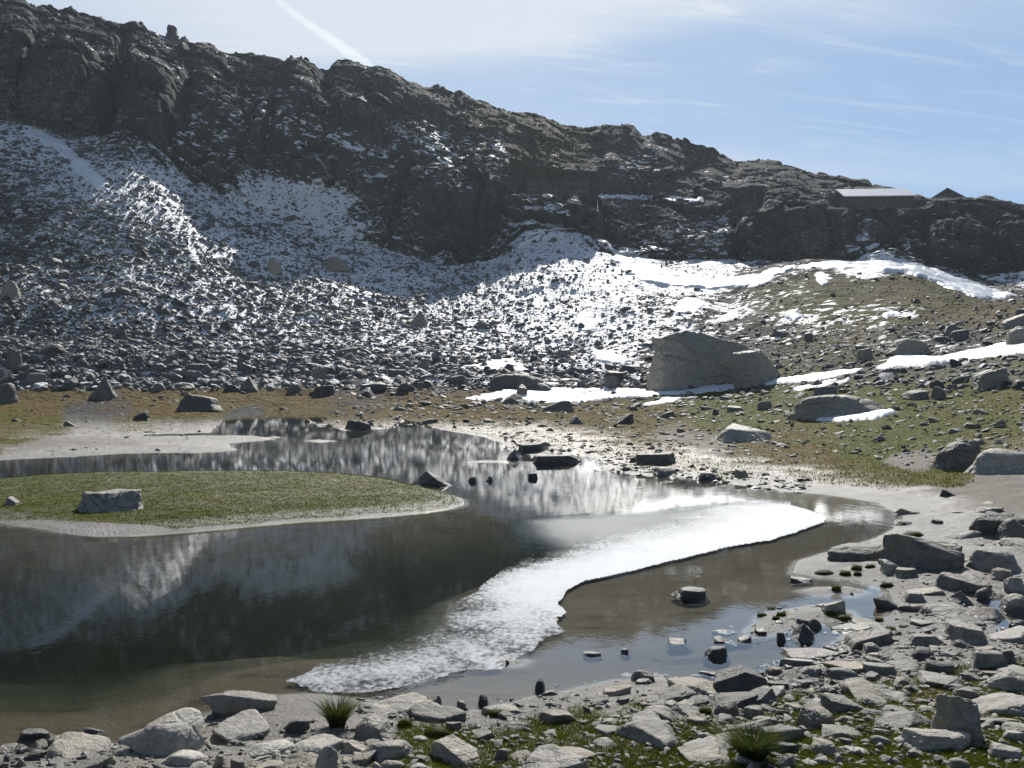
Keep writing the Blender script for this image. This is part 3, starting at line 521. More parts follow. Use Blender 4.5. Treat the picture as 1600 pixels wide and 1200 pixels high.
def part_of_land(name, r0, r1, attrs=True):
    s = slice(r0 * NC, r1 * NC); F = gridfaces(0, r1 - r0)
    return mesh_np(name, G_all[s], F, M_ground, True, attrs={'snow': SN[s], 'grass': GR[s], 'rust': RU[s], 'cliff': CL[s], 'wet': WETA[s], 'pebble': PEB[s]})
tag(part_of_land("ground", 0, SPLIT + 1), kind='structure')
tag(part_of_land("hillside", SPLIT, NR), kind='structure')
# the bank goes on behind the camera
nb = 40; bx, by = np.meshgrid(np.linspace(-60, 60, nb), np.linspace(-60, 1.1, nb)); bz = 0.56 + 0.1 * fbm(bx / 4, by / 4, bx * 0, 3, 4) - 0.0
ii = (np.arange(nb - 1)[:, None] * nb + np.arange(nb - 1)[None, :]).ravel()
bz = np.where((np.abs(bx) > 3) & (by > -1), 0.25, bz)
tag(mesh_np("terrain", np.stack([bx.ravel(), by.ravel(), bz.ravel() - 0.12], 1), np.stack([ii, ii + 1, ii + nb + 1, ii + nb], 1), M_ground, True,
    attrs={'snow': np.zeros(nb * nb), 'grass': np.full(nb * nb, 0.6), 'rust': np.full(nb * nb, 0.5), 'cliff': np.zeros(nb * nb), 'wet': np.zeros(nb * nb), 'pebble': np.ones(nb * nb) * .5}), kind='structure')

# ---- finding the ground under a photo point, or under (x, y)
FR = VY < 300
def ground_at(u, v):
    m = (np.abs(PU - u) < 6) & (np.abs(PV - v) < 14) & (VY > 4)
    if not m.any(): m = (np.abs(PU - u) < 40) & (np.abs(PV - v) < 60) & (VY > 4)
    idx = np.nonzero(m)[0]; d = (PU[idx] - u) ** 2 + (PV[idx] - v) ** 2
    best = idx[d < d.min() + 9]; i = best[np.argmin(VY[best])]
    y = VY[i]; z = VZ[i]
    x = (u - CU) / FPX * (y * math.cos(PITCH) - math.sin(PITCH) * (z - HCAM))
    return np.array([x, y, z])
def z_near(x, y):
    a = math.atan2(x, y); c = int(np.clip(np.searchsorted(az, a), 1, NC - 2)); col = np.arange(NR) * NC + c
    r = math.hypot(x, y); rr = np.hypot(VX[col], VY[col]); j = int(np.argmin(np.abs(rr - r))); return VZ[col[j]]

# ------------------------------------------------------------------ lake: a body of water with a mirror surface
wv = [(-160, 3.0), (160, 3.0), (160, 66), (-160, 66)]
V = [(x, y, 0.0) for x, y in wv] + [(x, y, -2.5) for x, y in wv]
tag(mesh_np("lake_water", V, [(0, 1, 2, 3), (7, 6, 5, 4), (0, 4, 5, 1), (1, 5, 6, 2), (2, 6, 7, 3), (3, 7, 4, 0)], M_water), kind='structure')

# ice: a skin of frozen lake with frosty white and painted sun glare towards its outer edge
ICE = [(792, 812), (840, 806), (930, 801), (1030, 795), (1120, 786), (1180, 778), (1232, 779), (1236, 788), (1262, 796), (1292, 806), (1288, 816), (1245, 832), (1200, 845), (1140, 855), (1070, 872), (990, 892), (915, 908), (888, 922), (878, 940), (876, 962), (868, 985), (840, 1008), (822, 1026), (775, 1042), (700, 1055), (640, 1068), (560, 1080), (495, 1074), (440, 1056), (500, 1030), (560, 1005), (620, 990), (700, 952), (752, 915), (800, 880), (822, 856), (800, 836)]
iu, iv = np.meshgrid(np.arange(410, 1310, 2.2), np.arange(770, 1090, 1.5)); sh_i = iu.shape
IW = g2w(np.stack([iu.ravel(), iv.ravel()], 1)); icw = g2w(ICE)
jit = np.stack([fbm(IW[:, 0] * 2.2, IW[:, 1] * 2.2, IW[:, 0] * 0, 5, 17, 0.6), fbm(IW[:, 0] * 2.2, IW[:, 1] * 2.2, IW[:, 0] * 0 + 5, 5, 19, 0.6)], 1) * 0.16
lower = sst(iv.ravel(), 900, 1000); jit = jit * (0.35 + 1.3 * lower)[:, None]
isd = sdf(IW + jit, icw)
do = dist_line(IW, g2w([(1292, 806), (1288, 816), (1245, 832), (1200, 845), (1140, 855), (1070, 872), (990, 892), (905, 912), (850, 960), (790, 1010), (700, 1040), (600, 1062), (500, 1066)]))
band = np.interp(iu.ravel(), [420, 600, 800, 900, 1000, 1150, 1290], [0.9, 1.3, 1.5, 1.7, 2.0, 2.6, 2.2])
frost_glare = 0.86 - 0.9 * sst(do / band, 0.15, 1.5) - 0.33 * lower
zi = 0.001 + 0.006 * sst(isd, 0.0, 0.15) + 0.003 * fbm(IW[:, 0] * 6, IW[:, 1] * 6, IW[:, 0] * 0, 3, 23) * sst(isd, 0, .1)
keepv = isd > -0.01
ia = (np.arange(sh_i[0] - 1)[:, None] * sh_i[1] + np.arange(sh_i[1] - 1)[None, :]).ravel()
IF = np.stack([ia + sh_i[1], ia + sh_i[1] + 1, ia + 1, ia], 1); IF = IF[keepv[IF].all(1)]
def compact(V, F, attrs):
    used = np.unique(F); mp = np.full(len(V), -1); mp[used] = np.arange(len(used)); return V[used], mp[F], {k: a[used] for k, a in attrs.items()}
iv_, if_, ia_ = compact(np.stack([IW[:, 0], IW[:, 1], zi], 1), IF, {'frost_glare': frost_glare, 'edge': sst(isd, 0.02, 0.9)})
tag(mesh_np("ice_sheet", iv_, if_, M_ice, True, attrs=ia_), 'white frosted, glare-whitened sheet of thin ice floating across the middle of the lake', 'ice sheet')

# snow fields as layers of their own lying on the ground
SNOWP = np.zeros(len(VX), bool)
def snow_patch(poly, label, th=0.10, group='old snow patches on the slopes', y_min=20, ext=3):
    p = np.array(poly, float); lo, hi = p.min(0) - 8, p.max(0) + 8
    m = (PU > lo[0]) & (PU < hi[0]) & (PV > lo[1]) & (PV < hi[1]) & (VY > y_min) & (SEGS <= 6)
    idx = np.nonzero(m)[0]
    wu = PU[idx] + 15 * fbm(VX[idx] / 1.6, VY[idx] / 1.6, VZ[idx], 4, 33); wv_ = PV[idx] + 4.5 * fbm(VX[idx] / 1.6, VY[idx] / 1.6, VZ[idx] + 4, 4, 35)
    s = np.full(len(VX), -99.0); s[idx] = sdf(np.stack([wu * 0.5, wv_], 1), p * [0.5, 1.0])
    SNOWP[s > -0.6] = True
    c = np.nonzero(s > -3)[0]; r = c // NC; F = np.stack([c, c + 1, c + NC + 1, c + NC], 1); F = F[(c % NC < NC - 1) & (r < NR - 1)]
    F = F[(s[F] > -3).all(1)]
    if len(F) == 0: print('EMPTY PATCH', label); return
    Vn = G_all + np.stack([np.zeros(len(s)), np.zeros(len(s)), -0.3 + (th + 0.3) * sst(s, -2.2, 1.0)], 1)
    V, F, _ = compact(Vn, F, {})
    o = mesh_np("snow_patch", V, F, M_snow, True); tag(o, label, 'snow patch', group)
snow_patch([(722,624),(780,610),(880,608),(1020,607),(1120,602),(1200,596),(1270,584),(1350,574),(1345,580),(1270,594),(1170,606),(1050,618),(940,626),(860,630),(780,629)], 'long narrow white snow strip running along the foot of the huge boulder')
snow_patch([(1232,612),(1290,598),(1330,590),(1322,596),(1280,606)], 'thin short snow sliver just right of the long strip below the boulder')
snow_patch([(1005,633),(1030,624),(1062,622),(1050,628),(1015,635)], 'tiny pointed snow tongue on the turf below left of the huge boulder')
snow_patch([(1370,576),(1400,556),(1470,560),(1540,545),(1602,534),(1640,530),(1640,552),(1600,553),(1520,560),(1450,570),(1390,578)], 'long white snow band crossing the grassy slope at the right edge', 0.14)
snow_patch([(1268,658),(1300,647),(1350,646),(1392,640),(1408,646),(1370,655),(1310,660)], 'small white snow patch lying against the low bedrock hump on the right meadow')
snow_patch([(1225,418),(1300,411),(1400,408),(1450,416),(1500,436),(1560,456),(1590,462),(1540,468),(1490,452),(1440,432),(1370,421),(1280,420)], 'long curved white snowfield between the dark cliff and the mound', 0.2)
snow_patch([(960,402),(1010,412),(1060,430),(1120,438),(1200,425),(1240,414),(1230,426),(1180,448),(1120,452),(1050,446),(1000,436),(975,420)], 'broad sloping white snowfield below the cliff in the middle right', 0.2)
snow_patch([(720,575),(760,565),(800,560),(835,578),(780,582)], 'flat white snow patch among the stones left of the dark bedrock hump')
snow_patch([(895,492),(925,488),(940,500),(930,518),(905,515)], 'small blocky snow patch high in the scree left of the huge boulder')
snow_patch([(920,545),(955,548),(985,565),(970,572),(935,565)], 'small white snow patch on turf just left of the huge boulder')
snow_patch([(1048,478),(1075,465),(1100,470),(1085,490),(1055,490)], 'small rounded snow patch on the slope above the huge boulder')
snow_patch([(1218,492),(1240,484),(1262,494),(1240,502)], 'small snow patch low on the left flank of the mound')
snow_patch([(1130,490),(1150,482),(1156,492),(1135,500),(1115,506)], 'slanting narrow snow patch on the slope left of the mound')
snow_patch([(30,196),(60,203),(100,225),(135,255),(165,285),(172,300),(150,292),(110,255),(70,225),(40,210)], 'steep bright snow streak down the left scree under the cliff', 0.12)
snow_patch([(1272,432),(1290,425),(1300,436),(1285,445)], 'tiny snow patch near the top of the mound', 0.12)
snow_patch([(1376,492),(1400,484),(1408,492),(1385,497)], 'tiny snow patch on the right flank of the mound', 0.12)

# ------------------------------------------------------------------ rocks
def ico(sub):
    t = (1 + 5 ** .5) / 2
    v = np.array([(-1, t, 0), (1, t, 0), (-1, -t, 0), (1, -t, 0), (0, -1, t), (0, 1, t), (0, -1, -t), (0, 1, -t), (t, 0, -1), (t, 0, 1), (-t, 0, -1), (-t, 0, 1)], float)
    f = np.array([(0, 11, 5), (0, 5, 1), (0, 1, 7), (0, 7, 10), (0, 10, 11), (1, 5, 9), (5, 11, 4), (11, 10, 2), (10, 7, 6), (7, 1, 8), (3, 9, 4), (3, 4, 2), (3, 2, 6), (3, 6, 8), (3, 8, 9), (4, 9, 5), (2, 4, 11), (6, 2, 10), (8, 6, 7), (9, 8, 1)])
    v /= np.linalg.norm(v, axis=1)[:, None]
    for _ in range(sub):
        e = np.concatenate([f[:, [0, 1]], f[:, [1, 2]], f[:, [2, 0]]]); e.sort(1); ue, inv = np.unique(e, axis=0, return_inverse=True); inv = inv.reshape(-1)
        mid = v[ue[:, 0]] + v[ue[:, 1]]; mid /= np.linalg.norm(mid, axis=1)[:, None]; n = len(v); v = np.concatenate([v, mid]); k = len(f)
        a, b, c = n + inv[:k], n + inv[k:2 * k], n + inv[2 * k:]
        f = np.concatenate([np.stack([f[:, 0], a, c], 1), np.stack([f[:, 1], b, a], 1), np.stack([f[:, 2], c, b], 1), np.stack([a, b, c], 1)])
    return v, f
ICO = {k: ico(k) for k in range(1, 6)}
def rock_verts(D, seed, kind, planes=None, hero=False):
    """star-shaped stone: directions D cut by rock planes; unit box -1..1"""
    r = np.random.default_rng(seed); n = []
    sharp = {'round': 7, 'block': 20, 'slab': 22, 'facet': 45, 'wedge': 24, 'pyramid': 20, 'rough': 15}[kind]
    for ax in range(3):
        for s in (-1, 1):
            q = np.zeros(3); q[ax] = s; q += r.normal(0, 0.2, 3) * (kind != 'facet'); n.append((q / np.linalg.norm(q), 1.0 * r.uniform(.85, 1.02)))
    for _ in range({'round': 10, 'block': 6, 'slab': 6, 'facet': 0, 'wedge': 5, 'pyramid': 4, 'rough': 9}[kind]):
        q = r.normal(0, 1, 3); q[2] = abs(q[2]) * (0.22 if kind in ('slab', 'block') else 0.6); q /= np.linalg.norm(q); n.append((q, r.uniform(0.74, 1.05)))
    if kind == 'wedge': n.append((np.array([0.62 * r.choice([-1, 1]), -0.1, 0.78]), 0.42))
    if kind == 'pyramid':
        for k in range(4):
            a = k * 1.57 + r.uniform(0.2, .7); n.append((np.array([math.cos(a) * .75, math.sin(a) * .75, .62]), 0.52))
    for (q, h) in (planes or []): q = np.array(q, float); n.append((q / np.linalg.norm(q), h))
    acc = np.zeros(len(D))
    for q, h in n: acc += np.maximum(D @ q / h, 0) ** sharp
    rad = acc ** (-1.0 / sharp); P = D * rad[:, None]
    return P
def rock_noise(P, seed, amt, dims):
    s = seed * 3.7; L = max(dims); q = P * np.array(dims) / L * 1.0
    n = fbm(q[:, 0] * 1.6 + s, q[:, 1] * 1.6, q[:, 2] * 1.6, 3, seed % 97) * 0.10 + fbm(q[:, 0] * 6 + s, q[:, 1] * 6, q[:, 2] * 9, 4, seed % 89, 0.6) * 0.045
    c1, c2, _ = voro(q[:, 0] * 1.7 + s, q[:, 1] * 1.7, q[:, 2] * 2.6, seed % 83)
    n = n - (0.05 if max(dims) < 3 else 0.07) * sst(c2 - c1, 0.07, 0.0)
    st = np.abs(((q[:, 2] * 5 + q[:, 0] * 0.9 + 0.5 * fbm(q[:, 0] * 2, q[:, 1] * 2, q[:, 2] * 2 + s, 2, 3)) % 1) - 0.5) * 0.03
    return P * (1 + (n + st) * amt)[:, None]
MATS = {'g': (M_gran, 'grey'), 'p': (M_pale, 'pale'), 'd': (M_dark, 'dark'), 't': (M_tan, 'tan')}
ROCKS = []                                           # every stone that is a thing, with what its label needs
def rotm(yaw, pitch, roll):
    cy, sy, cp, sp_, cr, sr = math.cos(yaw), math.sin(yaw), math.cos(pitch), math.sin(pitch), math.cos(roll), math.sin(roll)
    return np.array([[cy, -sy, 0], [sy, cy, 0], [0, 0, 1]]) @ np.array([[1, 0, 0], [0, cr, -sr], [0, sr, cr]]) @ np.array([[cp, 0, sp_], [0, 1, 0], [-sp_, 0, cp]])
def place_rock(u0, u1, v0, v1, kind='block', tone='g', label=None, tilt=0.0, yaw=None, ratio=None, seed=None, planes=None, amt=1.0, sub=None, name=None, z_fix=None, group=None, tv=None):
    """a stone filling photo box u0..u1, v0..v1, standing on the ground at its own distance with real depth"""
    seed = seed if seed is not None else int(u0 * 13 + v0 * 7) % 9973; r = np.random.default_rng(seed)
    uc = (u0 + u1) / 2; g = ground_at(uc, v1)
    if g[2] < 0: q_ = g2w([(uc, v1)])[0]; g = np.array([q_[0], q_[1], 0.0])
    ymin = g[1]
    w_ = (u1 - u0) / FPX * ymin; hh = (v1 - v0) / FPX * ymin; a = math.atan((HCAM - g[2]) / ymin)
    ratio = ratio or {'slab': 0.62, 'facet': 0.75, 'block': 0.75, 'round': 0.85, 'wedge': 0.6, 'pyramid': 0.8, 'rough': 0.75}[kind]
    Dp = min(w_ * ratio, 0.7 * hh / max(math.sin(max(a, 0)), 0.05) if a > 0.03 else 9e9); Dp = max(Dp, w_ * 0.3)
    w_ *= ymin and (ymin + Dp / 2) / ymin
    H = max((hh - Dp * math.sin(max(a, 0)) * 0.95) / math.cos(a) * (0.9 if ymin < 20 else 1), 0.11 * w_)
    yaw = r.uniform(-0.3, 0.3) if yaw is None else yaw
    sink = (0.2 * H + 0.05) if g[2] == 0 else 0.35 * H + 0.02
    dims = (w_ / 2 * 1.04, Dp / 2, (H + sink) / 2)
    px_w = (u1 - u0) * 0.64
    sub = sub or (5 if px_w > 44 else 4 if px_w > 16 else 3)
    D, F = ICO[sub]
    P = rock_verts(D, seed, kind, planes); P = rock_noise(P, seed, amt, dims); P[:, 2] = np.where(P[:, 2] < -1, -1, P[:, 2])
    Vv = P * np.array(dims); Vv[:, :2] *= (1 + 0.30 * np.clip(-P[:, 2], 0, 1) * (kind != 'facet'))[:, None]
    Rm = rotm(yaw, tilt, r.uniform(-.08, .08)); Vv = Vv @ Rm.T
    ext = Vv[:, 0].max() - Vv[:, 0].min(); Vv *= np.array([w_ / ext, 1, 1]); Vv[:, 0] -= (Vv[:, 0].max() + Vv[:, 0].min()) / 2
    top = Vv[:, 2].max(); zc = g[2] + H - top
    yc = ymin + Dp / 2; xc = (uc - CU) / FPX * yc
    zg = z_near(xc, yc); lift = min(max(zg - g[2], -0.5 * H), 0.5 * H) if ymin > 30 else 0
    bottom = Vv[:, 2].min() + zc
    o = mesh_np(name or ("boulder" if w_ > 0.7 else "stone"), Vv, F, MATS[tone][0], True, attrs={'tone': np.full(len(Vv), tv if tv is not None else r.uniform(0.1, 0.85))})
    o.location = (xc, yc, zc + lift * 0.4)
    ROCKS.append(dict(o=o, u=uc, v=v1, w=u1 - u0, h=v1 - v0, m=w_, tone=MATS[tone][1], kind=kind, label=label, y=yc, group=group)); return o

# the huge split boulder, and others with a name of their own: (u0, u1, v0, v1, kind, tone, label, extras)
L = [
 (112,231,755,799,'block','p','squat flat-topped pale boulder standing on the green grassy island',dict(yaw=.25,ratio=.7,amt=2.0,planes=[((0,0,1),.8)])),
 (0,28,771,788,'wedge','g','small pale stone at the far left edge of the grassy island',{}),
 (184,338,1098,1178,'round','p','big pale rounded boulder at the water edge in the bottom left',dict(ratio=.62,tilt=.12,yaw=-.25)),
 (315,434,1070,1112,'wedge','g','long thin pointed slab jutting into the lake behind the big pale boulder',dict(ratio=.3,tilt=-.14,yaw=.2)),
 (315,347,1112,1123,'slab','d','small flat dark stone touching the pointed slab in the shallows',{}),
 (373,465,1147,1180,'rough','p','low pale rock with mossy right end right of the big pale boulder',{}),
 (437,493,1111,1142,'slab','d','flat dark rock in wet sand left of the small grass tuft',{}),
 (25,85,1130,1153,'round','t','rusty brown stone just under the shallow water at far bottom left',{}),
 (75,120,1143,1166,'round','t','rounded brown stone lying in shallows second from the left edge',{}),
 (120,160,1132,1149,'rough','d','small jagged dark stone in the shallows left of the big pale boulder',{}),
 (33,70,1166,1186,'rough','d','wet dark stone with a pale tip on the bottom left shore',{}),
 (108,178,1172,1203,'wedge','p','pale wedge stone on the sand below left of the big pale boulder',{}),
 (0,22,1172,1190,'round','d',None,{}),(20,36,1180,1196,'round','t',None,{}),
 (290,336,1183,1212,'round','p',None,{}),(330,352,1172,1196,'round','t',None,{}),(354,386,1178,1204,'rough','p',None,{}),(384,452,1180,1206,'rough','t',None,{}),
 (552,633,1106,1154,'rough','g','rough grey boulder immediately right of the small grass tuft',dict(yaw=-.3)),
 (488,532,1153,1204,'round','p',None,{}),(533,576,1152,1174,'wedge','t',None,{}),(545,590,1168,1194,'block','g',None,{}),(590,634,1178,1203,'round','g',None,{}),
 (655,694,1078,1108,'block','d','upright dark angular stone at the lake edge in the bottom middle',dict(ratio=.7)),
 (745,765,1081,1101,'round','d','lone round dark stone at the lake edge right of the upright angular one',{}),
 (710,733,1091,1107,'rough','t',None,{}),(689,724,1120,1142,'block','g',None,{}),
 (664,755,1144,1190,'wedge','t','tan and grey wedge boulder with shadowed face in the bottom middle',dict(yaw=-.4)),
 (770,798,1162,1187,'round','d','round dark stone sitting beside the large speckled slab',{}),
 (801,945,1158,1222,'slab','p','large speckled pale granite slab cut off by the bottom edge',dict(ratio=.7)),
 (635,672,1186,1206,'round','p',None,{}),(805,825,1092,1103,'wedge','d',None,{}),
 (832,912,1102,1127,'slab','t','broad flat tan slab on the shore in the bottom middle',dict(ratio=.5)),
 (908,962,1088,1103,'slab','d',None,{}),(936,988,1064,1085,'slab','t',None,{}),(986,1025,1040,1063,'rough','g',None,{}),
 (911,944,1016,1026,'rough','d','small dark stone alone in open water left of the shore stones',{}),
 (968,987,1011,1021,'round','g','small rounded grey stone alone in open water',{}),
 (790,799,1029,1038,'wedge','d','tiny dark stone frozen at the lower edge of the ice',{}),
 (832,853,1057,1080,'rough','d',None,{}),(962,992,1085,1097,'slab','d',None,{}),(1002,1066,1098,1126,'rough','g',None,{}),
 (1049,1114,914,935,'block','d','oblong dark block standing alone in the water right of the ice',dict(ratio=.6,tilt=.05,yaw=.1,planes=[((0,0,1),.8)])),
 (1043,1087,996,1007,'slab','d',None,{}),(1116,1154,992,1005,'wedge','d',None,{}),(1152,1179,990,1003,'round','d',None,{}),(1098,1144,1005,1028,'rough','d',None,{}),
 (1234,1279,968,1000,'pyramid','d','dark pyramid-shaped stone at the tip of the sand spit in the pools',{}),
 (1262,1287,963,982,'round','d',None,{}),(1175,1201,977,989,'slab','d',None,{}),(1214,1235,985,1002,'rough','d',None,{}),
 (1233,1275,898,911,'slab','d','flat dark slab at the water edge below the striped slab',dict(tilt=.08)),
 (1270,1328,930,958,'slab','t','flat buff slab half set in the small sand spit',{}),
 (1276,1413,837,875,'slab','g','broad striped grey slab lying flat at the right shore of the lake',dict(ratio=.5,tilt=-.1,yaw=-.15)),
 (1377,1506,822,888,'slab','g','long leaning dark-sided slab propped against the striped slab',dict(ratio=.35,tilt=.36,yaw=-.25)),
 (1375,1430,868,895,'wedge','p',None,{}),(1394,1440,881,899,'slab','g',None,{}),(1461,1556,888,926,'slab','g',None,dict(tilt=.15)),
 (1516,1597,846,891,'rough','g','stout rough grey boulder at the right edge above the far pool',{}),
 (1504,1620,793,834,'slab','d','long low dark slab climbing to the right edge of the sand',dict(ratio=.4,tilt=-.2)),
 (1555,1612,802,843,'round','g',None,{}),(1476,1507,846,864,'rough','g',None,{}),
 (1478,1520,915,942,'pyramid','g',None,{}),(1516,1550,914,940,'round','d',None,{}),(1562,1620,920,957,'round','p',None,{}),
 (1367,1416,927,953,'wedge','d','dark undercut stone at the right end of the upper pool',{}),(1412,1456,918,939,'rough','g',None,{}),
 (1444,1522,934,964,'round','p',None,{}),(1300,1412,974,1010,'slab','g','wide flat grey slab overhanging the end of the pools',dict(ratio=.5)),
 (1412,1482,982,1006,'slab','g',None,{}),(1467,1558,962,1003,'block','p','large pale block between the two pools at right',dict(tilt=.1)),
 (1339,1387,996,1016,'rough','g',None,{}),(1420,1477,1006,1028,'slab','d',None,{}),(1558,1593,1008,1036,'round','d',None,{}),(1502,1587,1003,1044,'slab','g',None,{}),
 (1442,1492,1023,1050,'slab','g',None,{}),(1349,1398,1017,1036,'wedge','g',None,{}),(1352,1410,1030,1052,'slab','g',None,{}),(1285,1346,1034,1060,'rough','d',None,{}),
 (1347,1391,1046,1062,'slab','g',None,{}),(1255,1297,1034,1055,'rough','g',None,{}),(1193,1230,1035,1055,'rough','t',None,{}),
 (1112,1204,1031,1078,'wedge','d','large dark pointed boulder rising at the edge of the lower right shallows',dict(planes=[((-.55,-.1,.8),.55),((.5,0,.85),.6)])),
 (1036,1136,1051,1082,'slab','t','wide flat buff slab at the water line left of the large pointed boulder',dict(ratio=.6)),
 (1199,1240,1058,1073,'slab','d',None,{}),(1234,1293,1055,1073,'slab','d',None,{}),(1148,1226,1066,1100,'wedge','d',None,{}),(1103,1194,1073,1103,'rough','d',None,{}),
 (1112,1158,1086,1121,'round','g','knobbly rounded grey boulder in front of the large pointed boulder',{}),(1160,1200,1095,1121,'rough','g',None,{}),(1107,1162,1109,1130,'rough','g',None,{}),
 (1090,1128,1135,1156,'wedge','t',None,{}),(1174,1230,1113,1132,'slab','g',None,{}),(1174,1271,1124,1159,'block','g','cracked low grey block just above the big grass tuft',dict(ratio=.5)),
 (1244,1318,1092,1138,'block','t','tan angular block with deep shadow under it right of centre on the near shore',dict(yaw=.4,planes=[((-.5,-.5,.7),.75)])),
 (1278,1361,1075,1111,'slab','g',None,dict(tilt=.2)),(1274,1350,1128,1152,'wedge','g',None,{}),(1266,1312,1148,1178,'round','t',None,{}),
 (1315,1337,1149,1163,'round','g',None,{}),(1322,1365,1161,1179,'round','p',None,{}),(1364,1398,1143,1163,'round','g',None,{}),
 (1408,1524,1132,1172,'slab','p','long low pale slab in the turf below the tall leaning slab',dict(ratio=.45)),
 (1461,1538,1078,1153,'slab','g','tall ribbed grey slab leaning steeply at the lower right',dict(ratio=.55,tilt=.3,yaw=-.5,planes=[((-.4,-.5,.75),.7)])),
 (1360,1466,1100,1142,'rough','g','folded ridged grey rock against the tall leaning slab',dict(yaw=.2,tilt=-.2)),
 (1405,1443,1092,1105,'slab','g',None,{}),(1482,1533,1064,1096,'rough','g',None,{}),
 (1549,1612,1154,1186,'block','p',None,{}),(1564,1612,1134,1157,'slab','p',None,{}),(1476,1527,1173,1204,'round','t',None,{}),(1420,1451,1165,1182,'wedge','g',None,{}),
 (1214,1247,1171,1197,'wedge','p','pale grey stone touching the right side of the big grass tuft',{}),(1161,1181,1186,1204,'round','p',None,{}),(1270,1300,1177,1193,'round','p',None,{}),(1305,1323,1174,1192,'round','g',None,{}),(1390,1411,1180,1193,'round','g',None,{}),
 (1502,1541,1045,1062,'wedge','g',None,{}),(1536,1625,1040,1078,'slab','p','long pale slab running off the right edge above the turf',dict(ratio=.4,tilt=.12)),(1411,1447,1065,1081,'wedge','d',None,{}),
 (1574,1612,894,928,'rough','p',None,{}),(1583,1612,965,984,'round','d',None,{}),(1544,1586,882,905,'rough','t',None,{}),(1489,1515,995,1010,'round','d',None,{}),
 (1456,1527,681,733,'rough','d','dark fissured boulder standing beside the smooth pale outcrop at right',dict(planes=[((-.5,0,.8),.7)])),
 (1500,1630,694,739,'round','p','smooth pale humped outcrop at the right edge above the sand',dict(amt=.6,ratio=.6)),
 (1236,1403,612,650,'round','g','low ribbed bedrock hump on the right meadow below the snow',dict(tilt=-.06,ratio=.6)),
 (1090,1216,658,688,'slab','p','broad low flat bedrock slab in the middle of the far meadow',dict(ratio=.7)),
 (990,1066,703,725,'slab','g','flat-topped slab on the far shore at the end of the stone causeway',dict(ratio=.6)),
 (1086,1124,736,750,'slab','d',None,{}),(1148,1175,729,744,'block','g',None,{}),(1386,1455,527,554,'round','g',None,{}),(1332,1376,541,560,'slab','g',None,{}),
 (1369,1408,573,594,'round','g',None,{}),(1412,1455,608,622,'rough','g',None,{}),(1454,1485,601,620,'rough','g',None,{}),(1514,1587,575,605,'slab','g',None,dict(tilt=-.2)),
 (1570,1612,510,538,'rough','g',None,{}),(1555,1612,487,510,'slab','p',None,dict(tilt=-.2)),(1478,1515,513,530,'rough','g',None,{}),(1459,1503,758,773,'wedge','d','low dark wedge stone on the bright sand at right',{}),
 (1456,1477,807,816,'slab','d',None,{}),(1250,1271,515,530,'rough','d',None,{}),(1266,1312,600,618,'rough','g',None,{}),(1184,1211,624,637,'slab','g',None,{}),(1131,1166,631,642,'slab','g',None,{}),(1113,1126,636,646,'round','d',None,{}),
 (643,711,733,758,'wedge','d','long dark tapering wedge rock standing in the water off the island point',dict(ratio=.4,tilt=.14,yaw=-.1,planes=[((.32,0,1),.5)])),
 (806,861,688,705,'slab','d',None,{}),(828,911,709,724,'slab','d','long low dark flat rock in the water at the far shore',dict(ratio=.5)),(791,818,701,718,'pyramid','d',None,{}),
 (537,585,656,672,'slab','d','low dark slab at the head of the far shallows',{}),(959,996,643,660,'wedge','d',None,{}),(888,913,647,660,'pyramid','d',None,{}),
 (785,827,611,628,'pyramid','g',None,{}),(804,826,599,617,'block','g','upright grey stone above the left end of the long snow strip',{}),(843,897,621,640,'wedge','g',None,{}),
 (762,876,580,609,'round','d','low dark bedrock hump left of the huge boulder',dict(ratio=.7)),(549,595,602,619,'round','d',None,{}),
 (729,747,744,753,'slab','d',None,{}),(753,770,742,752,'pyramid','d',None,{}),(822,843,738,748,'slab','d',None,{}),(1021,1067,727,741,'slab','g',None,{}),
 (656,685,654,663,'slab','d',None,{}),(929,992,578,593,'slab','d',None,{}),
 (283,351,613,640,'rough','d','double-humped dark boulder alone on the rust-coloured meadow',dict(planes=[((.3,0,.9),.7)])),
 (137,183,586,623,'pyramid','g','tall pointed grey boulder at the foot of the left scree',dict(tilt=.15)),
 (-6,31,595,628,'round','g','large rounded boulder at the left edge on the valley floor',{}),(208,241,639,655,'rough','d','low ragged dark stone alone on the sand flat behind the island',{}),
 (41,76,583,602,'round','g',None,{}),(362,406,587,610,'pyramid','g',None,{}),(238,260,597,610,'round','d',None,{}),(484,531,598,617,'slab','d',None,{}),
 (480,526,570,591,'round','g',None,{}),(287,327,568,585,'slab','d',None,{}),(0,38,437,465,'round','g','large rounded boulder high in the scree at the left edge',{}),(4,34,545,577,'block','d',None,{}),
 (508,547,397,422,'wedge','t','pale wedge boulder high in the snowy scree at centre left',{}),(414,442,403,427,'block','t','squarish brownish boulder high in the snowy scree',{}),(638,672,484,506,'pyramid','g','pointed grey boulder in the snowy scree below the buttress',{}),
 (520,560,540,560,'round','g',None,{}),(600,640,575,592,'slab','g',None,{}),(700,735,585,600,'rough','d',None,{}),
]
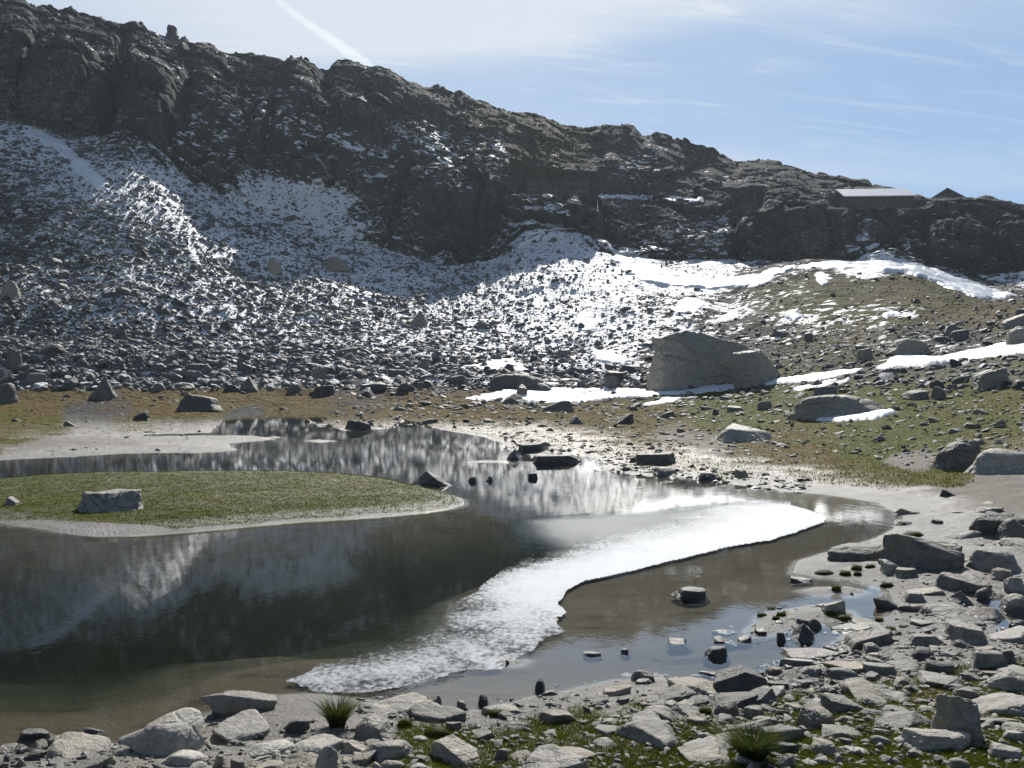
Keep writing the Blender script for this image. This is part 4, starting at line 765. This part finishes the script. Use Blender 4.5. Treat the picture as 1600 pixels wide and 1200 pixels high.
# main block and the piece split from its right side
place_rock(1017, 1168, 515, 606, 'facet', 'g', 'huge split grey boulder standing on the slope above the long snow strip', seed=5, ratio=.75, yaw=.12, sub=5, tv=.95, amt=.9,
           planes=[((.36, 0, .93), .62), ((-.72, -.68, .12), .88), ((.12, -.82, .55), .70), ((.5, -.85, .1), .86), ((-.3, .1, .95), .82), ((-.1, -.96, .22), .84), ((.85, -.1, .5), .88)])
place_rock(1148, 1216, 545, 603, 'facet', 'g', 'lower broken block pressed against the right side of the huge split boulder', seed=23, ratio=.9, sub=5, tv=.9, amt=.8,
           planes=[((.75, 0, .7), .62), ((-.1, 0, 1), .86), ((.3, -.9, .3), .8), ((-.5, -.85, .2), .85)])
for (u0, u1, v0, v1, kd, tn, lb, kw) in L: place_rock(u0, u1, v0, v1, kd, tn, lb, **kw)

# ---- heaps of stones: variants laid out in bulk
VAR = []
for k in range(26):
    kd = ['slab', 'rough', 'block', 'wedge', 'pyramid', 'slab'][k % 6]; D, F = ICO[2]
    P = rock_verts(D, 400 + k, kd); P = P * (1 + 0.06 * np.random.default_rng(k).normal(0, 1, len(P)))[:, None]; VAR.append(P)
VAR1 = []
for k in range(20):
    D, F1_ = ICO[1]; P = rock_verts(D, 700 + k, ['slab', 'rough', 'block', 'wedge'][k % 4]); VAR1.append(P)
def stones(idx, sizes, flatness, var, Fc, seed, jitter=0.6, tones=None, sinkf=0.45):
    """stacked copies: returns vertices, faces, tone"""
    r = np.random.default_rng(seed); n = len(idx); k = r.integers(0, len(var), n); A = np.array(var)
    base = A[k]; nv = base.shape[1]
    asp = np.stack([r.uniform(.8, 1.5, n), r.uniform(.6, 1.1, n), flatness * r.uniform(.5, 1.3, n)], 1) * sizes[:, None] / 2
    P = base * asp[:, None, :]
    yaw, rx, ry = r.uniform(0, 6.28, n), r.normal(0, .32, n), r.normal(0, .32, n)
    def rot(P, a, i, j):
        c, s = np.cos(a)[:, None], np.sin(a)[:, None]; x, y = P[:, :, i].copy(), P[:, :, j].copy(); P[:, :, i] = c * x - s * y; P[:, :, j] = s * x + c * y
    rot(P, rx, 1, 2); rot(P, ry, 0, 2); rot(P, yaw, 0, 1)
    pos = G_all[idx].copy()
    pos[:, 0] += r.uniform(-1, 1, n) * sizes * jitter; pos[:, 1] += r.uniform(-1, 1, n) * sizes * jitter * 0.6
    pos[:, 0] += r.uniform(-.5, .5, n) * CSP[idx] * np.cos(np.arctan2(pos[:, 0], pos[:, 1]))
    pos[:, 2] += asp[:, 2] * (1 - 2 * sinkf)
    P += pos[:, None, :]
    F = (Fc[None] + (np.arange(n) * nv)[:, None, None]).reshape(-1, 3)
    tn = tones if tones is not None else r.uniform(0, 1, n)
    return P.reshape(-1, 3), F, np.repeat(tn, nv)
infr = (PU > -130) & (PU < 1730)
CW = np.tile(np.gradient(az) / np.median(np.gradient(az)), NR); WIDE = (PU > -900) & (PU < 2500) & (VY > 3); CSP = np.tile(np.gradient(az), NR) * np.hypot(VX, VY); CWX = np.where(infr, 1, CW * WIDE * .8)
def pick(mask_w, n, seed):
    r = np.random.default_rng(seed); wt = mask_w / mask_w.sum(); c = np.cumsum(wt); return np.searchsorted(c, r.uniform(0, 1, n)).clip(0, len(c) - 1)
# scree under the cliffs
dens = np.interp(PU, [-100, 500, 800, 950, 1100, 1300, 1600], [1, 1, .8, .5, .22, .16, .2])
onslope = (SEGS >= 3) & (SEGS <= 5)
tal = CWX * (onslope * dens * (1 - 0.8 * CL) + (SEGS == 6) * (CL < 0.75) * 0.55 + (SEGS == 7) * 0.22)
mound = np.exp(-((PU - 1340) / 170) ** 2 - ((PV - 455) / 40) ** 2); tal = tal * (1 - 0.8 * mound)
foot = CWX * (SEGS == 2) * sst(PV, 614, 599) * np.interp(PU, [0, 600, 900, 1600], [.8, .7, .2, .15])
idx = pick(((tal * (1 - .55 * sst(SN, .3, .8)) + foot * 1.1) * np.where(SNOWP, .12, 1)).astype(float), 135000, 5)
r_ = np.random.default_rng(9)
big = np.interp(PV[idx], [200, 350, 450, 540, 600], [.20, .215, .24, .28, .36]) * np.interp(PU[idx], [0, 500, 900, 1100, 1600], [1.05, 1.0, .8, .6, .55])
sz = big * np.exp(r_.normal(0, .58, len(idx))); sz = np.minimum(sz, 1.7)
V, F, tn = stones(idx, sz, 0.55, VAR1, F1_, 77); o = mesh_np("scree_stones", V, F, M_far, False, attrs={'tone': tn})
tag(o, 'grey angular scree stones covering the slopes between snow', kind='stuff')
# far meadow and right-hand slope
w2 = CWX * ((SEGS == 2) | ((SEGS == 1) & (VY > 17))) * (SD < -0.15) * np.interp(PU, [0, 500, 650, 1000, 1600], [.04, .10, .6, .6, .7]) * sst(PV, 735, 700 ) 
w2 = w2 + infr * (SEGS == 1) * (SD < 0.35) * (SD > -1.6) * (PU > 780) * (PU < 1270) * (PV < 775) * 1.2
w2 = w2 * np.where(SNOWP, .03, 1)
idx = pick(w2.astype(float), 4600, 6); sz = np.interp(VY[idx], [17, 45, 70], [.085, .15, .28]) * np.exp(r_.normal(0, .5, len(idx)))
V, F, tn = stones(idx, np.minimum(sz, 1.1), 0.42, VAR1, F1_, 78); o = mesh_np("meadow_stones", V, F, M_gran, False, attrs={'tone': tn * .7})
tag(o, 'small grey stones strewn over the far meadow and right slope', kind='stuff')
# near shore: every size; the largest become things
shore = infr * flat * (VY < 20) * (SD < 0.25) * (ISL < -0.3)
reg = np.exp(-((PU - 1350) / 300) ** 2 - ((PV - 1080) / 90) ** 2) * 1.3 + 0.5 * (PV > 1090) * (PU > 560) + .7 * (PV > 1125) * (PU <= 560) + 0.25 * (PU > 1400) * (PV > 840)
reg = reg + 0.9 * np.exp(-((PU - 1190) / 100) ** 2 - ((PV - 1030) / 25) ** 2) * 1.4
sandy = np.exp(-((PU - 1330) / 150) ** 2 - ((PV - 885) / 25) ** 2) + np.exp(-((PU - 420) / 110) ** 2 - ((PV - 1115) / 25) ** 2)
wsh = shore * reg * (1 - 0.9 * np.clip(sandy, 0, 1)); 
idx = pick(wsh.astype(float), 8000, 8); r_ = np.random.default_rng(19); sz = 0.034 * np.exp(r_.normal(0, .62, len(idx))); sz = np.minimum(sz, 0.26)
order = np.argsort(-sz); idx, sz = idx[order], sz[order]
# keep the bigger ones off each other and off the named stones
taken = [(R_['o'].location.x, R_['o'].location.y, R_['m'] * .5) for R_ in ROCKS]
lead = []
rs_ = np.random.default_rng(77); big_i = pick((wsh * ((PU > 1020) | (PV > 1100)) + shore * (PU > 1380) * (PV > 770) * .4).astype(float), 1200, 88)
for i in big_i:                                      # flat slabs bedded in the bank
    if len(lead) >= 48: break
    x, y, s = VX[i], VY[i], rs_.uniform(.17, .36)
    if not (5 < PU[i] < 1595) or PV[i] > 1195: continue
    if all((x - a) ** 2 + (y - b) ** 2 > (c * .75 + s * .5) ** 2 for a, b, c in taken): taken.append((x, y, s * .5)); lead.append((i, s))
NSLAB = len(lead)
for i, s in zip(idx, sz):
    if len(lead) >= 122 or s < 0.06: break
    x, y = VX[i], VY[i]
    if PV[i] < 800 or not (5 < PU[i] < 1595) or PV[i] > 1195: continue
    if all((x - a) ** 2 + (y - b) ** 2 > (c * .8 + s * .6) ** 2 for a, b, c in taken): taken.append((x, y, s * .5)); lead.append((i, s))
for k, (i, s) in enumerate(lead):
    r = np.random.default_rng(3000 + k); kd = ['slab', 'rough', 'block', 'wedge', 'round'][r.integers(0, 5)]; tn = 'ggdtp'[r.integers(0, 5)]
    if k < NSLAB: kd = ['slab', 'slab', 'rough'][k % 3]; tn = 'gptg'[k % 4]
    s = s * 1.15; dims = (s * .66, s * r.uniform(.38, .6), s * (r.uniform(.10, .17) if k < NSLAB else r.uniform(.15, .28))); D, F = ICO[4 if s > .1 else 3]
    P = rock_noise(rock_verts(D, 3000 + k, kd), 3000 + k, 1.1, dims) * np.array(dims); P = P @ rotm(r.uniform(-1.5, 1.5), r.normal(0, .15), r.normal(0, .1)).T
    o = mesh_np("stone", P, F, MATS[tn][0], True, attrs={'tone': np.full(len(P), r.uniform(.05, .95))}); o.location = (VX[i], VY[i], VZ[i] + dims[2] * .12)
    ROCKS.append(dict(o=o, u=PU[i], v=PV[i], w=s * 1.2 / VY[i] * FPX, h=0, m=s, tone=MATS[tn][1], kind=kd, label=None, y=VY[i], group=None))
rest = sz < 0.07; V, F, tn = stones(idx[rest], sz[rest] * 1.15, 0.42, VAR, ICO[2][1], 79)
o = mesh_np("shore_gravel", V, F, M_gran, True, attrs={'tone': tn}); tag(o, 'small stones and gravel along the near shore', kind='stuff')

# labels: what it looks like, then where it lies by a landmark one can find
MARK = [R_ for R_ in ROCKS if R_['label']]
MARKNAME = {}
def short(lb):
    return {'squat flat-topped': 'flat-topped island boulder', 'big pale rounded': 'big pale rounded boulder', 'huge split': 'huge split boulder', 'large speckled': 'speckled slab at the bottom edge',
            'tall ribbed': 'tall leaning slab', 'tan angular': 'tan angular block', 'broad striped': 'striped slab', 'long leaning': 'long leaning slab', 'large dark': 'large dark pointed boulder', 'oblong dark': 'oblong block in the water',
            'upright dark': 'upright dark angular stone', 'rough grey': 'rough boulder by the small tuft', 'dark fissured': 'dark fissured boulder', 'low ribbed': 'ribbed bedrock hump', 'broad low': 'flat meadow slab', 'dark pyramid-shaped': 'dark pyramid stone',
            'long dark': 'tapering wedge rock', 'double-humped dark': 'double-humped boulder', 'tall pointed': 'tall pointed boulder', 'pale wedge': None, 'large pale': 'large pale block between pools', 'stout rough': 'stout rough boulder',
            'wide flat': None, 'low dark': None, 'long pale': 'long pale slab at the edge', 'folded ridged': 'folded ridged rock', 'knobbly rounded': 'knobbly boulder', 'long thin': 'pointed slab in the lake', 'broad flat': 'broad tan slab',
            'cracked low': 'cracked grey block', 'large rounded': None, 'smooth pale': 'smooth pale outcrop', 'pointed grey': 'pointed scree boulder', 'flat-topped slab': 'flat-topped shore slab'}.get(' '.join(lb.split()[:2]))
marks = [(R_, short(R_['label'])) for R_ in MARK if short(R_['label'])]
seen = {}
SHN = {'facet': 'angular', 'slab': 'flat', 'rough': 'jagged', 'block': 'blocky', 'wedge': 'wedge-shaped', 'round': 'rounded', 'pyramid': 'pointed'}
auto = [R_ for R_ in ROCKS if not R_['label']]
auto.sort(key=lambda q: -q['w'])
for q in auto:
    mk, nm = min(marks, key=lambda t: (t[0]['u'] - q['u']) ** 2 + 2.2 * (t[0]['v'] - q['v']) ** 2)
    du, dv = q['u'] - mk['u'], q['v'] - mk['v']; dist = math.hypot(du, dv)
    hor = 'right of' if du > 0 else 'left of'; ver = 'below' if dv > 0 else 'above'
    rel = (hor if abs(du) > 2.2 * abs(dv) else ver if abs(dv) > 1.6 * abs(du) else f"{ver} and {hor}")
    nearw = 'touching distance' if False else ('close' if dist < 55 else 'little' if dist < 120 else 'far')
    siz = 'big' if q['w'] > 70 else 'medium' if q['w'] > 34 else 'small' if q['w'] > 17 else 'tiny'
    lb = f"{siz} {q['tone']} {SHN[q['kind']]} stone {nearw} {rel} the {nm}"
    k = seen.get(lb, 0); seen[lb] = k + 1
    if k:
        alt = [f"{siz} {q['tone']} {SHN[q['kind']]} stone {nearw} {rel} the {nm}, {e}" for e in ('further off', 'smaller one', 'smallest one', 'farther and smaller', 'nearest the water', 'standing apart', 'nearer the camera')]
        lb = alt[min(k - 1, 6)]
    q['label'] = lb
for q in ROCKS:
    wet_ = ''
    grp = q['group'] or ('stones of the near shore' if q['v'] > 800 else 'rocks of the far shore and meadow' if q['v'] > 640 else 'boulders on the slopes')
    tag(q['o'], q['label'], 'boulder' if q['m'] > .7 else 'stone', grp)

# ------------------------------------------------------------------ grass
def blades(pos, n_per, h, spread, lean, seed, width=0.004, segs=3):
    """curved tapering blades growing from each point"""
    r = np.random.default_rng(seed); n = len(pos) * n_per; base = np.repeat(pos, n_per, 0)
    a = r.uniform(0, 6.283, n); rad = np.sqrt(r.uniform(0, 1, n)) * np.repeat(spread, n_per) if np.ndim(spread) else np.sqrt(r.uniform(0, 1, n)) * spread
    bx = base[:, 0] + np.cos(a) * rad; by = base[:, 1] + np.sin(a) * rad; bz = base[:, 2] - 0.004
    hh = (np.repeat(h, n_per) if np.ndim(h) else h) * r.uniform(.5, 1.35, n); la = a + r.normal(0, .6, n); ln = lean * r.uniform(.2, 1.2, n) * hh
    wd = width * r.uniform(.7, 1.3, n); fx, fy = -np.sin(la + 1.57 + r.normal(0, .8, n)), np.cos(la + 1.57)
    V = np.zeros((n, segs * 2 + 1, 3))
    for s in range(segs + 1):
        t = s / segs; cx = bx + np.cos(la) * ln * t ** 1.9; cy_ = by + np.sin(la) * ln * t ** 1.9; cz = bz + hh * (t - 0.22 * lean * t * t)
        if s < segs:
            ww = wd * (1 - t * .75); V[:, 2 * s] = np.stack([cx - fx * ww, cy_ - fy * ww, cz], 1); V[:, 2 * s + 1] = np.stack([cx + fx * ww, cy_ + fy * ww, cz], 1)
        else: V[:, 2 * segs] = np.stack([cx, cy_, cz], 1)
    f = []
    for s in range(segs - 1): f += [(2 * s, 2 * s + 1, 2 * s + 3), (2 * s, 2 * s + 3, 2 * s + 2)]
    f.append((2 * segs - 2, 2 * segs - 1, 2 * segs)); f = np.array(f); nv = segs * 2 + 1
    F = (f[None] + (np.arange(n) * nv)[:, None, None]).reshape(-1, 3)
    return V.reshape(-1, 3), F, np.repeat(r.uniform(0, 1, n), nv)
def turf(name, wt, n, n_per, h, spread, seed, mat, label, width):
    idx = pick(wt.astype(float), n, seed); p = G_all[idx].copy(); r = np.random.default_rng(seed)
    p[:, 0] += r.normal(0, .02, n) * VY[idx] / 8 + r.uniform(-.5, .5, n) * CSP[idx] * (CW[idx] > 2); p[:, 1] += r.normal(0, .04, n) * VY[idx] / 8
    V, F, tn = blades(p, n_per, h * np.interp(VY[idx], [6, 20], [1, 1.2]), spread, .8, seed, width, 2)
    # tone varies in clumps
    tn = np.clip(tn * .55 + .45 * (0.5 + fbm(V[:, 0] * 1.2, V[:, 1] * 1.2, V[:, 0] * 0, 3, 13)), 0, 1)
    tag(mesh_np(name, V, F, mat, True, attrs={'tone': tn}), label, kind='stuff')
GR_M = 0
gmask = sst(GR + .35 * fbm(VX * 2.3, VY * 2.3, VX * 0, 4, 57), .38, .62)
turf("island_grass", CWX * onisl * gmask * (GR > .4), 42000, 5, .022, .055, 301, M_moss, 'short green turf covering the island', .004)
turf("bank_grass", infr * flat * (VY < 13) * (VY > 5) * (SD < -.15) * (~onisl) * gmask * (PV > 800), 30000, 7, .024, .04, 302, M_moss, 'short moss and grass between the near stones', .0022)
turf("meadow_grass", CWX * ((SEGS == 1) | (SEGS == 2)) * (VY > 16) * (SD < -.3) * (~onisl) * gmask, 22000, 5, .045, .16, 303, M_moss, 'rust and green grass of the far meadow', .010)
def tuft(u, v, wpx, hpx, n, label, name="grass_tuft", cat='grass tuft', mat=None, lean=.75, width=.0022, spikes=()):
    g = ground_at(u, v); s = g[1] / FPX; r_ = wpx * s / 2
    V, F, tn = blades(np.array([[0, 0, 0.]]), n, hpx * s, r_ * .42, lean, int(u), width, 4)
    if cat == 'moss cushion':
        D, F2 = ICO[3]; P = rock_noise(D * [r_, r_ * .8, hpx * s * .8], int(u), 2.0, (1, 1, 1)); V, F = np.concatenate([V, P]), np.concatenate([F, F2 + len(V)]); tn = np.concatenate([tn, np.full(len(P), .15)])
    o = mesh_np(name, V, F, mat or M_blade, True, attrs={'tone': tn}); o.location = g + np.array([0, r_ * .4, -.005]); tag(o, label, cat, 'tufts and cushions of grass'); 
    if spikes:
        for (dx, hh) in spikes:
            V, F, tn = blades(np.array([[dx * s, 0, 0.]]), 2, hh * s, .003, .12, int(u + hh), .0018, 3)
            q = mesh_np("flower_stalk", V, F, M_wood, True, attrs={'tone': tn}, parent=o)
tuft(525, 1136, 58, 46, 1100, 'small bright green grass tuft on wet sand beside the rough grey boulder', spikes=((3, 62), (6, 54)))
tuft(1180, 1192, 80, 56, 2200, 'big bushy green grass tuft at the bottom edge right of centre', lean=.95)
CUSH = [(1322,897,14,8,'moss cushion on the pale sand below the striped slab, largest of its cluster'),(1340,888,12,9,'round moss cushion on the pale sand nearest the striped slab'),(1341,898,8,6,'small moss cushion close right of the largest cushion on the pale sand'),(1290,894,20,6,'wide flat moss cushion at the left end of the pale sand'),(1362,884,12,6,'low moss cushion at the right side of the pale sand'),
 (1308,921,11,10,'lone moss cushion on the tiny sand islet in the pool'),(1388,914,15,8,'moss cushion at the right rim of the upper pool'),(1191,960,11,6,'moss cushion on the far left tip of the sand spit'),(1206,951,9,6,'small moss cushion at the back left of the sand spit'),(1224,947,9,5,'tiny moss cushion at the back of the sand spit'),(1222,960,12,7,'round moss cushion in the middle left of the sand spit'),(1213,966,8,6,'small dark moss cushion at the front left of the sand spit'),(1298,960,14,7,'moss cushion right of the buff slab front on the sand spit'),(1320,968,20,10,'largest moss cushion at the right end of the sand spit'),
 (1375,969,10,8,'small moss cushion at the right end of the pools'),(1392,984,14,8,'moss cushion on the wide flat grey slab edge'),(775,1118,22,12,'olive moss cushion between pale stones at bottom middle'),(682,1150,30,16,'dark green moss cushion left of the tan wedge boulder'),(632,1135,16,14,'small green cushion on sand right of the rough grey boulder'),(1103,1113,16,12,'green cushion left of the knobbly boulder'),(1430,836,24,8,'green grassy cushion on sand right of the leaning slab'),(1475,852,14,8,'small grassy cushion beside the stones at right'),(1530,962,22,10,'yellow-green cushion right of the large pale block')]
for (u, v, w_, h_, lb) in CUSH: tuft(u, v, w_ * 1.5, h_ * 1.1, 240, lb, "moss_cushion", 'moss cushion', M_moss, .9, .003)

# ------------------------------------------------------------------ the alpine huts on the ridge
def boxv(x0, x1, y0, y1, z0, z1):
    return np.array([(x0, y0, z0), (x1, y0, z0), (x1, y1, z0), (x0, y1, z0), (x0, y0, z1), (x1, y0, z1), (x1, y1, z1), (x0, y1, z1)], float)
BF = np.array([(0, 3, 2, 1), (4, 5, 6, 7), (0, 1, 5, 4), (1, 2, 6, 5), (2, 3, 7, 6), (3, 0, 4, 7)])
def boxes(name, lst, mat, parent):
    V = np.concatenate([boxv(*b) for b in lst]); F = np.concatenate([BF + 8 * i for i in range(len(lst))]); return mesh_np(name, V, F, mat, False, parent)
def empty(name, loc, rz=0):
    e = bpy.data.objects.new(name, None); COL.objects.link(e); e.location = loc; e.rotation_euler = (0, 0, rz); e.empty_display_size = 1; return e
def gable_house(name, loc, rz, Lx, Dy, H, rise, wallm, roofm, label, cat, wins, ridge='x', over=.35, base=3.0):
    """walls as one ring with gables, a roof of two slabs, framed windows and a door"""
    e = empty(name, loc, rz); x, y = Lx / 2, Dy / 2
    if ridge == 'x':
        V = [(-x, -y, -base), (x, -y, -base), (x, y, -base), (-x, y, -base), (-x, -y, H), (x, -y, H), (x, y, H), (-x, y, H), (-x, 0, H + rise), (x, 0, H + rise)]
        F = [(0, 1, 5, 4), (2, 3, 7, 6)]; T3 = [(1, 2, 6), (1, 6, 9), (1, 9, 5), (3, 0, 4), (3, 4, 8), (3, 8, 7)]
    else:
        V = [(-x, -y, -base), (x, -y, -base), (x, y, -base), (-x, y, -base), (-x, -y, H), (x, -y, H), (x, y, H), (-x, y, H), (0, -y, H + rise), (0, y, H + rise)]
        F = [(1, 2, 6, 5), (3, 0, 4, 7)]; T3 = [(0, 1, 5), (0, 5, 8), (0, 8, 4), (2, 3, 7), (2, 7, 9), (2, 9, 6)]
    tri = [t for q in F for t in ((q[0], q[1], q[2]), (q[0], q[2], q[3]))] + T3
    mesh_np("wall", V, tri, wallm, False, e)
    th = .14
    half, ext = (y, x) if ridge == 'x' else (x, y)
    sl = rise / half; o_ = half + over; a = ext + over
    prof_ = [(-o_, H - sl * over + .03), (0, H + rise + .03), (o_, H - sl * over + .03), (o_, H - sl * over + .03 + th), (0, H + rise + .03 + th), (-o_, H - sl * over + .03 + th)]
    V = [((s * a, p, q) if ridge == 'x' else (p, s * a, q)) for s in (-1, 1) for p, q in prof_]
    F = [(0, 1, 7, 6), (1, 2, 8, 7), (2, 3, 9, 8), (3, 4, 10, 9), (4, 5, 11, 10), (5, 0, 6, 11), (0, 5, 4, 1), (1, 4, 3, 2), (6, 7, 10, 11), (7, 8, 9, 10)]
    rf = mesh_np("roof", V, F, roofm, False, e)
    for (wx, wz, ww, wh, nm) in wins:
        f = boxes(nm, [(wx - ww / 2 - .08, wx - ww / 2, -y - .06, -y + .05, wz - .08, wz + wh + .08), (wx + ww / 2, wx + ww / 2 + .08, -y - .06, -y + .05, wz - .08, wz + wh + .08),
                       (wx - ww / 2, wx + ww / 2, -y - .06, -y + .05, wz + wh, wz + wh + .08), (wx - ww / 2, wx + ww / 2, -y - .09, -y + .05, wz - .08, wz)], M_wood, e)
        boxes("pane" if nm == 'window' else "panel", [(wx - ww / 2, wx + ww / 2, -y - .025, -y + .03, wz, wz + wh)], M_glass if nm == 'window' else M_wood, f)
    tag(e, label, cat); return e, rf
def at(u, v, Yd): return ((u - CU) / FPX * Yd, Yd, float(zof(v, Yd)))
hy = 170.0; s = hy / FPX
hx = at(1373, 325, hy)
e, rf = gable_house("stone_hut", (hx[0], hy + 4, hx[2]), R(-4), 104 * s, 10.0, 17 * s, 1.95, M_wall, M_roof, 'long low stone hut with a bright metal roof on the right ridge', 'hut',
            [(-4.2, .55, .6, .7, 'window'), (-2.4, .55, .6, .7, 'window'), (-.6, .55, .6, .7, 'window'), (1.2, .55, .6, .7, 'window'), (4.4, .55, .6, .7, 'window'), (2.9, -.05, .8, 1.6, 'door')])
boxes("chimney", [(-3.2, -2.7, .6, 1.1, 3.2, 4.4)], M_wall, rf)
gy = 188.0; gx = at(1489, 312, gy); s = gy / FPX
gable_house("gabled_hut", (gx[0], gy + 3, gx[2]), R(-22), 42 * s, 6.0, 4 * s, 13 * s, M_wall, M_droof, 'small dark hut with a steep gable peeping over the right skyline', 'hut', [(-.1, .1, .7, .6, 'window')], 'y', .5)
# roofless stone ruin on the ledge
ry = 173.5; s = ry / FPX
a_, b_, c_ = at(824, 303, ry), at(857, 303, ry), at(920, 303, ry)
e = empty("stone_ruin", (b_[0], ry, b_[2])); wl = (b_[0] - a_[0]); wr = (c_[0] - b_[0]); H = 19 * s
boxes("wing_wall", [(-wl, -.02, -.3, .3, -4, H + .2), (-wl, -wl + .5, .3, 4, -4, H), (-.5, -.02, .3, 4, -4, H), (-wl, -.02, 4, 4.5, -4, H)], M_wall, e)
seg = []
nwin = 5; xs = np.linspace(.5, wr - .5, nwin * 2 + 2)
seg.append((0, wr, 0, .5, -4, H * .35)); seg.append((0, wr, 0, .5, H * .75, H * .95))
xx = [0] + list(xs) + [wr]
for k in range(0, len(xx) - 1, 2): seg.append((xx[k], xx[k + 1], 0, .5, H * .35, H * .75))
seg += [(wr - .5, wr, .5, 4.5, -4, H * .8), (0, wr - .5, 4, 4.5, -4, H * .7)]
boxes("long_wall", seg, M_wall, e)
boxes("coping", [(-wl - .1, .0, -.4, .4, H + .203, H + .35), (.0, wr, -.1, .6, H * .953, H * 1.03)], M_wall, e)
tag(e, 'roofless old stone building with a row of openings on the middle ledge', 'ruin')
ty = 174.0; t_ = at(1168, 330, ty); s = ty / FPX
e = empty("stone_shelter", (t_[0], ty - 1, t_[2])); boxes("wall", [(-13 * s, 13 * s, 0, 3.0, -3, 13 * s)], M_wall, e); boxes("roof", [(-14.5 * s, 14.5 * s, -.25, 3.2, 13 * s + .003, 15 * s)], M_droof, e)
boxes("door", [(-.45, .35, -.05, .02, -.2, 1.2)], M_wood, e); tag(e, 'small square stone shelter on the ledge left of the rounded cliff', 'shelter')
# stacked cairn on the left skyline
cy = 196.0; c0 = at(271, 57, cy); s = cy / FPX
e = empty("stone_cairn", c0); r = np.random.default_rng(4)
for k, (ww, z0_, hh) in enumerate([(18, -1.6, 1.9), (17, .15, .7), (16, .75, .65), (15.5, 1.3, .6)]):
    P = rock_verts(ICO[3][0], 60 + k, 'block') * np.array([ww * s / 2, 1.1, hh / 2 + .1]); P[:, 2] += z0_ + hh / 2
    mesh_np("cairn_stone", P, ICO[3][1], M_dark, True, e, {'tone': np.full(len(P), .4)})
tag(e, 'square-topped stack of dark stones standing on the left skyline', 'cairn')

# ------------------------------------------------------------------ aircraft trail far beyond the ridge
def trail():
    m, T = mat_new("vapour"); out(T, None, T.n('ShaderNodeVolumePrincipled', {'Color': (1, 1, 1, 1), 'Density': .0040, 'Anisotropy': .4}))
    A = np.array(at(392, -30, 5200.0)); B = np.array(at(640, 150, 6400.0)); n = 90; k = 14; V = []
    ax = (B - A); ax /= np.linalg.norm(ax); up = np.array([0, 0, 1.]); sx = np.cross(ax, up); sx /= np.linalg.norm(sx); sy = np.cross(sx, ax)
    for i in range(n):
        t = i / (n - 1); c = A + (B - A) * t; rad = (6 + 20 * t) * (1 + .10 * math.sin(i * .9) + .06 * math.sin(i * 2.3 + 1)) * min(1, (1 - t) * 3 + .02); c = c + sy * 4 * math.sin(i * .17)
        for j in range(k):
            q = j / k * 6.283; V.append(c + sx * math.cos(q) * rad * 3.0 * (1 + .05 * math.sin(3 * q + i)) + sy * math.sin(q) * rad * (1 + .06 * math.sin(2 * q + i * .7)))
    F = [(i * k + j, (i + 1) * k + j, (i + 1) * k + (j + 1) % k, i * k + (j + 1) % k) for i in range(n - 1) for j in range(k)]
    tag(mesh_np("vapour_trail", V, F, m, True), 'white aircraft vapour trail slanting down behind the left ridge', 'vapour trail')
trail()
print('ROCKS', len(ROCKS), 'lead', len(lead), 'faces', sum(len(o.data.polygons) for o in bpy.data.objects if o.type == 'MESH'))

# ------------------------------------------------------------------ the air itself
m_, T_ = mat_new("haze"); out(T_, None, T_.n('ShaderNodeVolumePrincipled', {'Color': (0.76, 0.88, 1.0, 1), 'Density': .0002, 'Anisotropy': .4}))
tag(mesh_np("haze", boxv(-420, 420, -75, 420, -6, 112), BF, m_), kind='stuff')
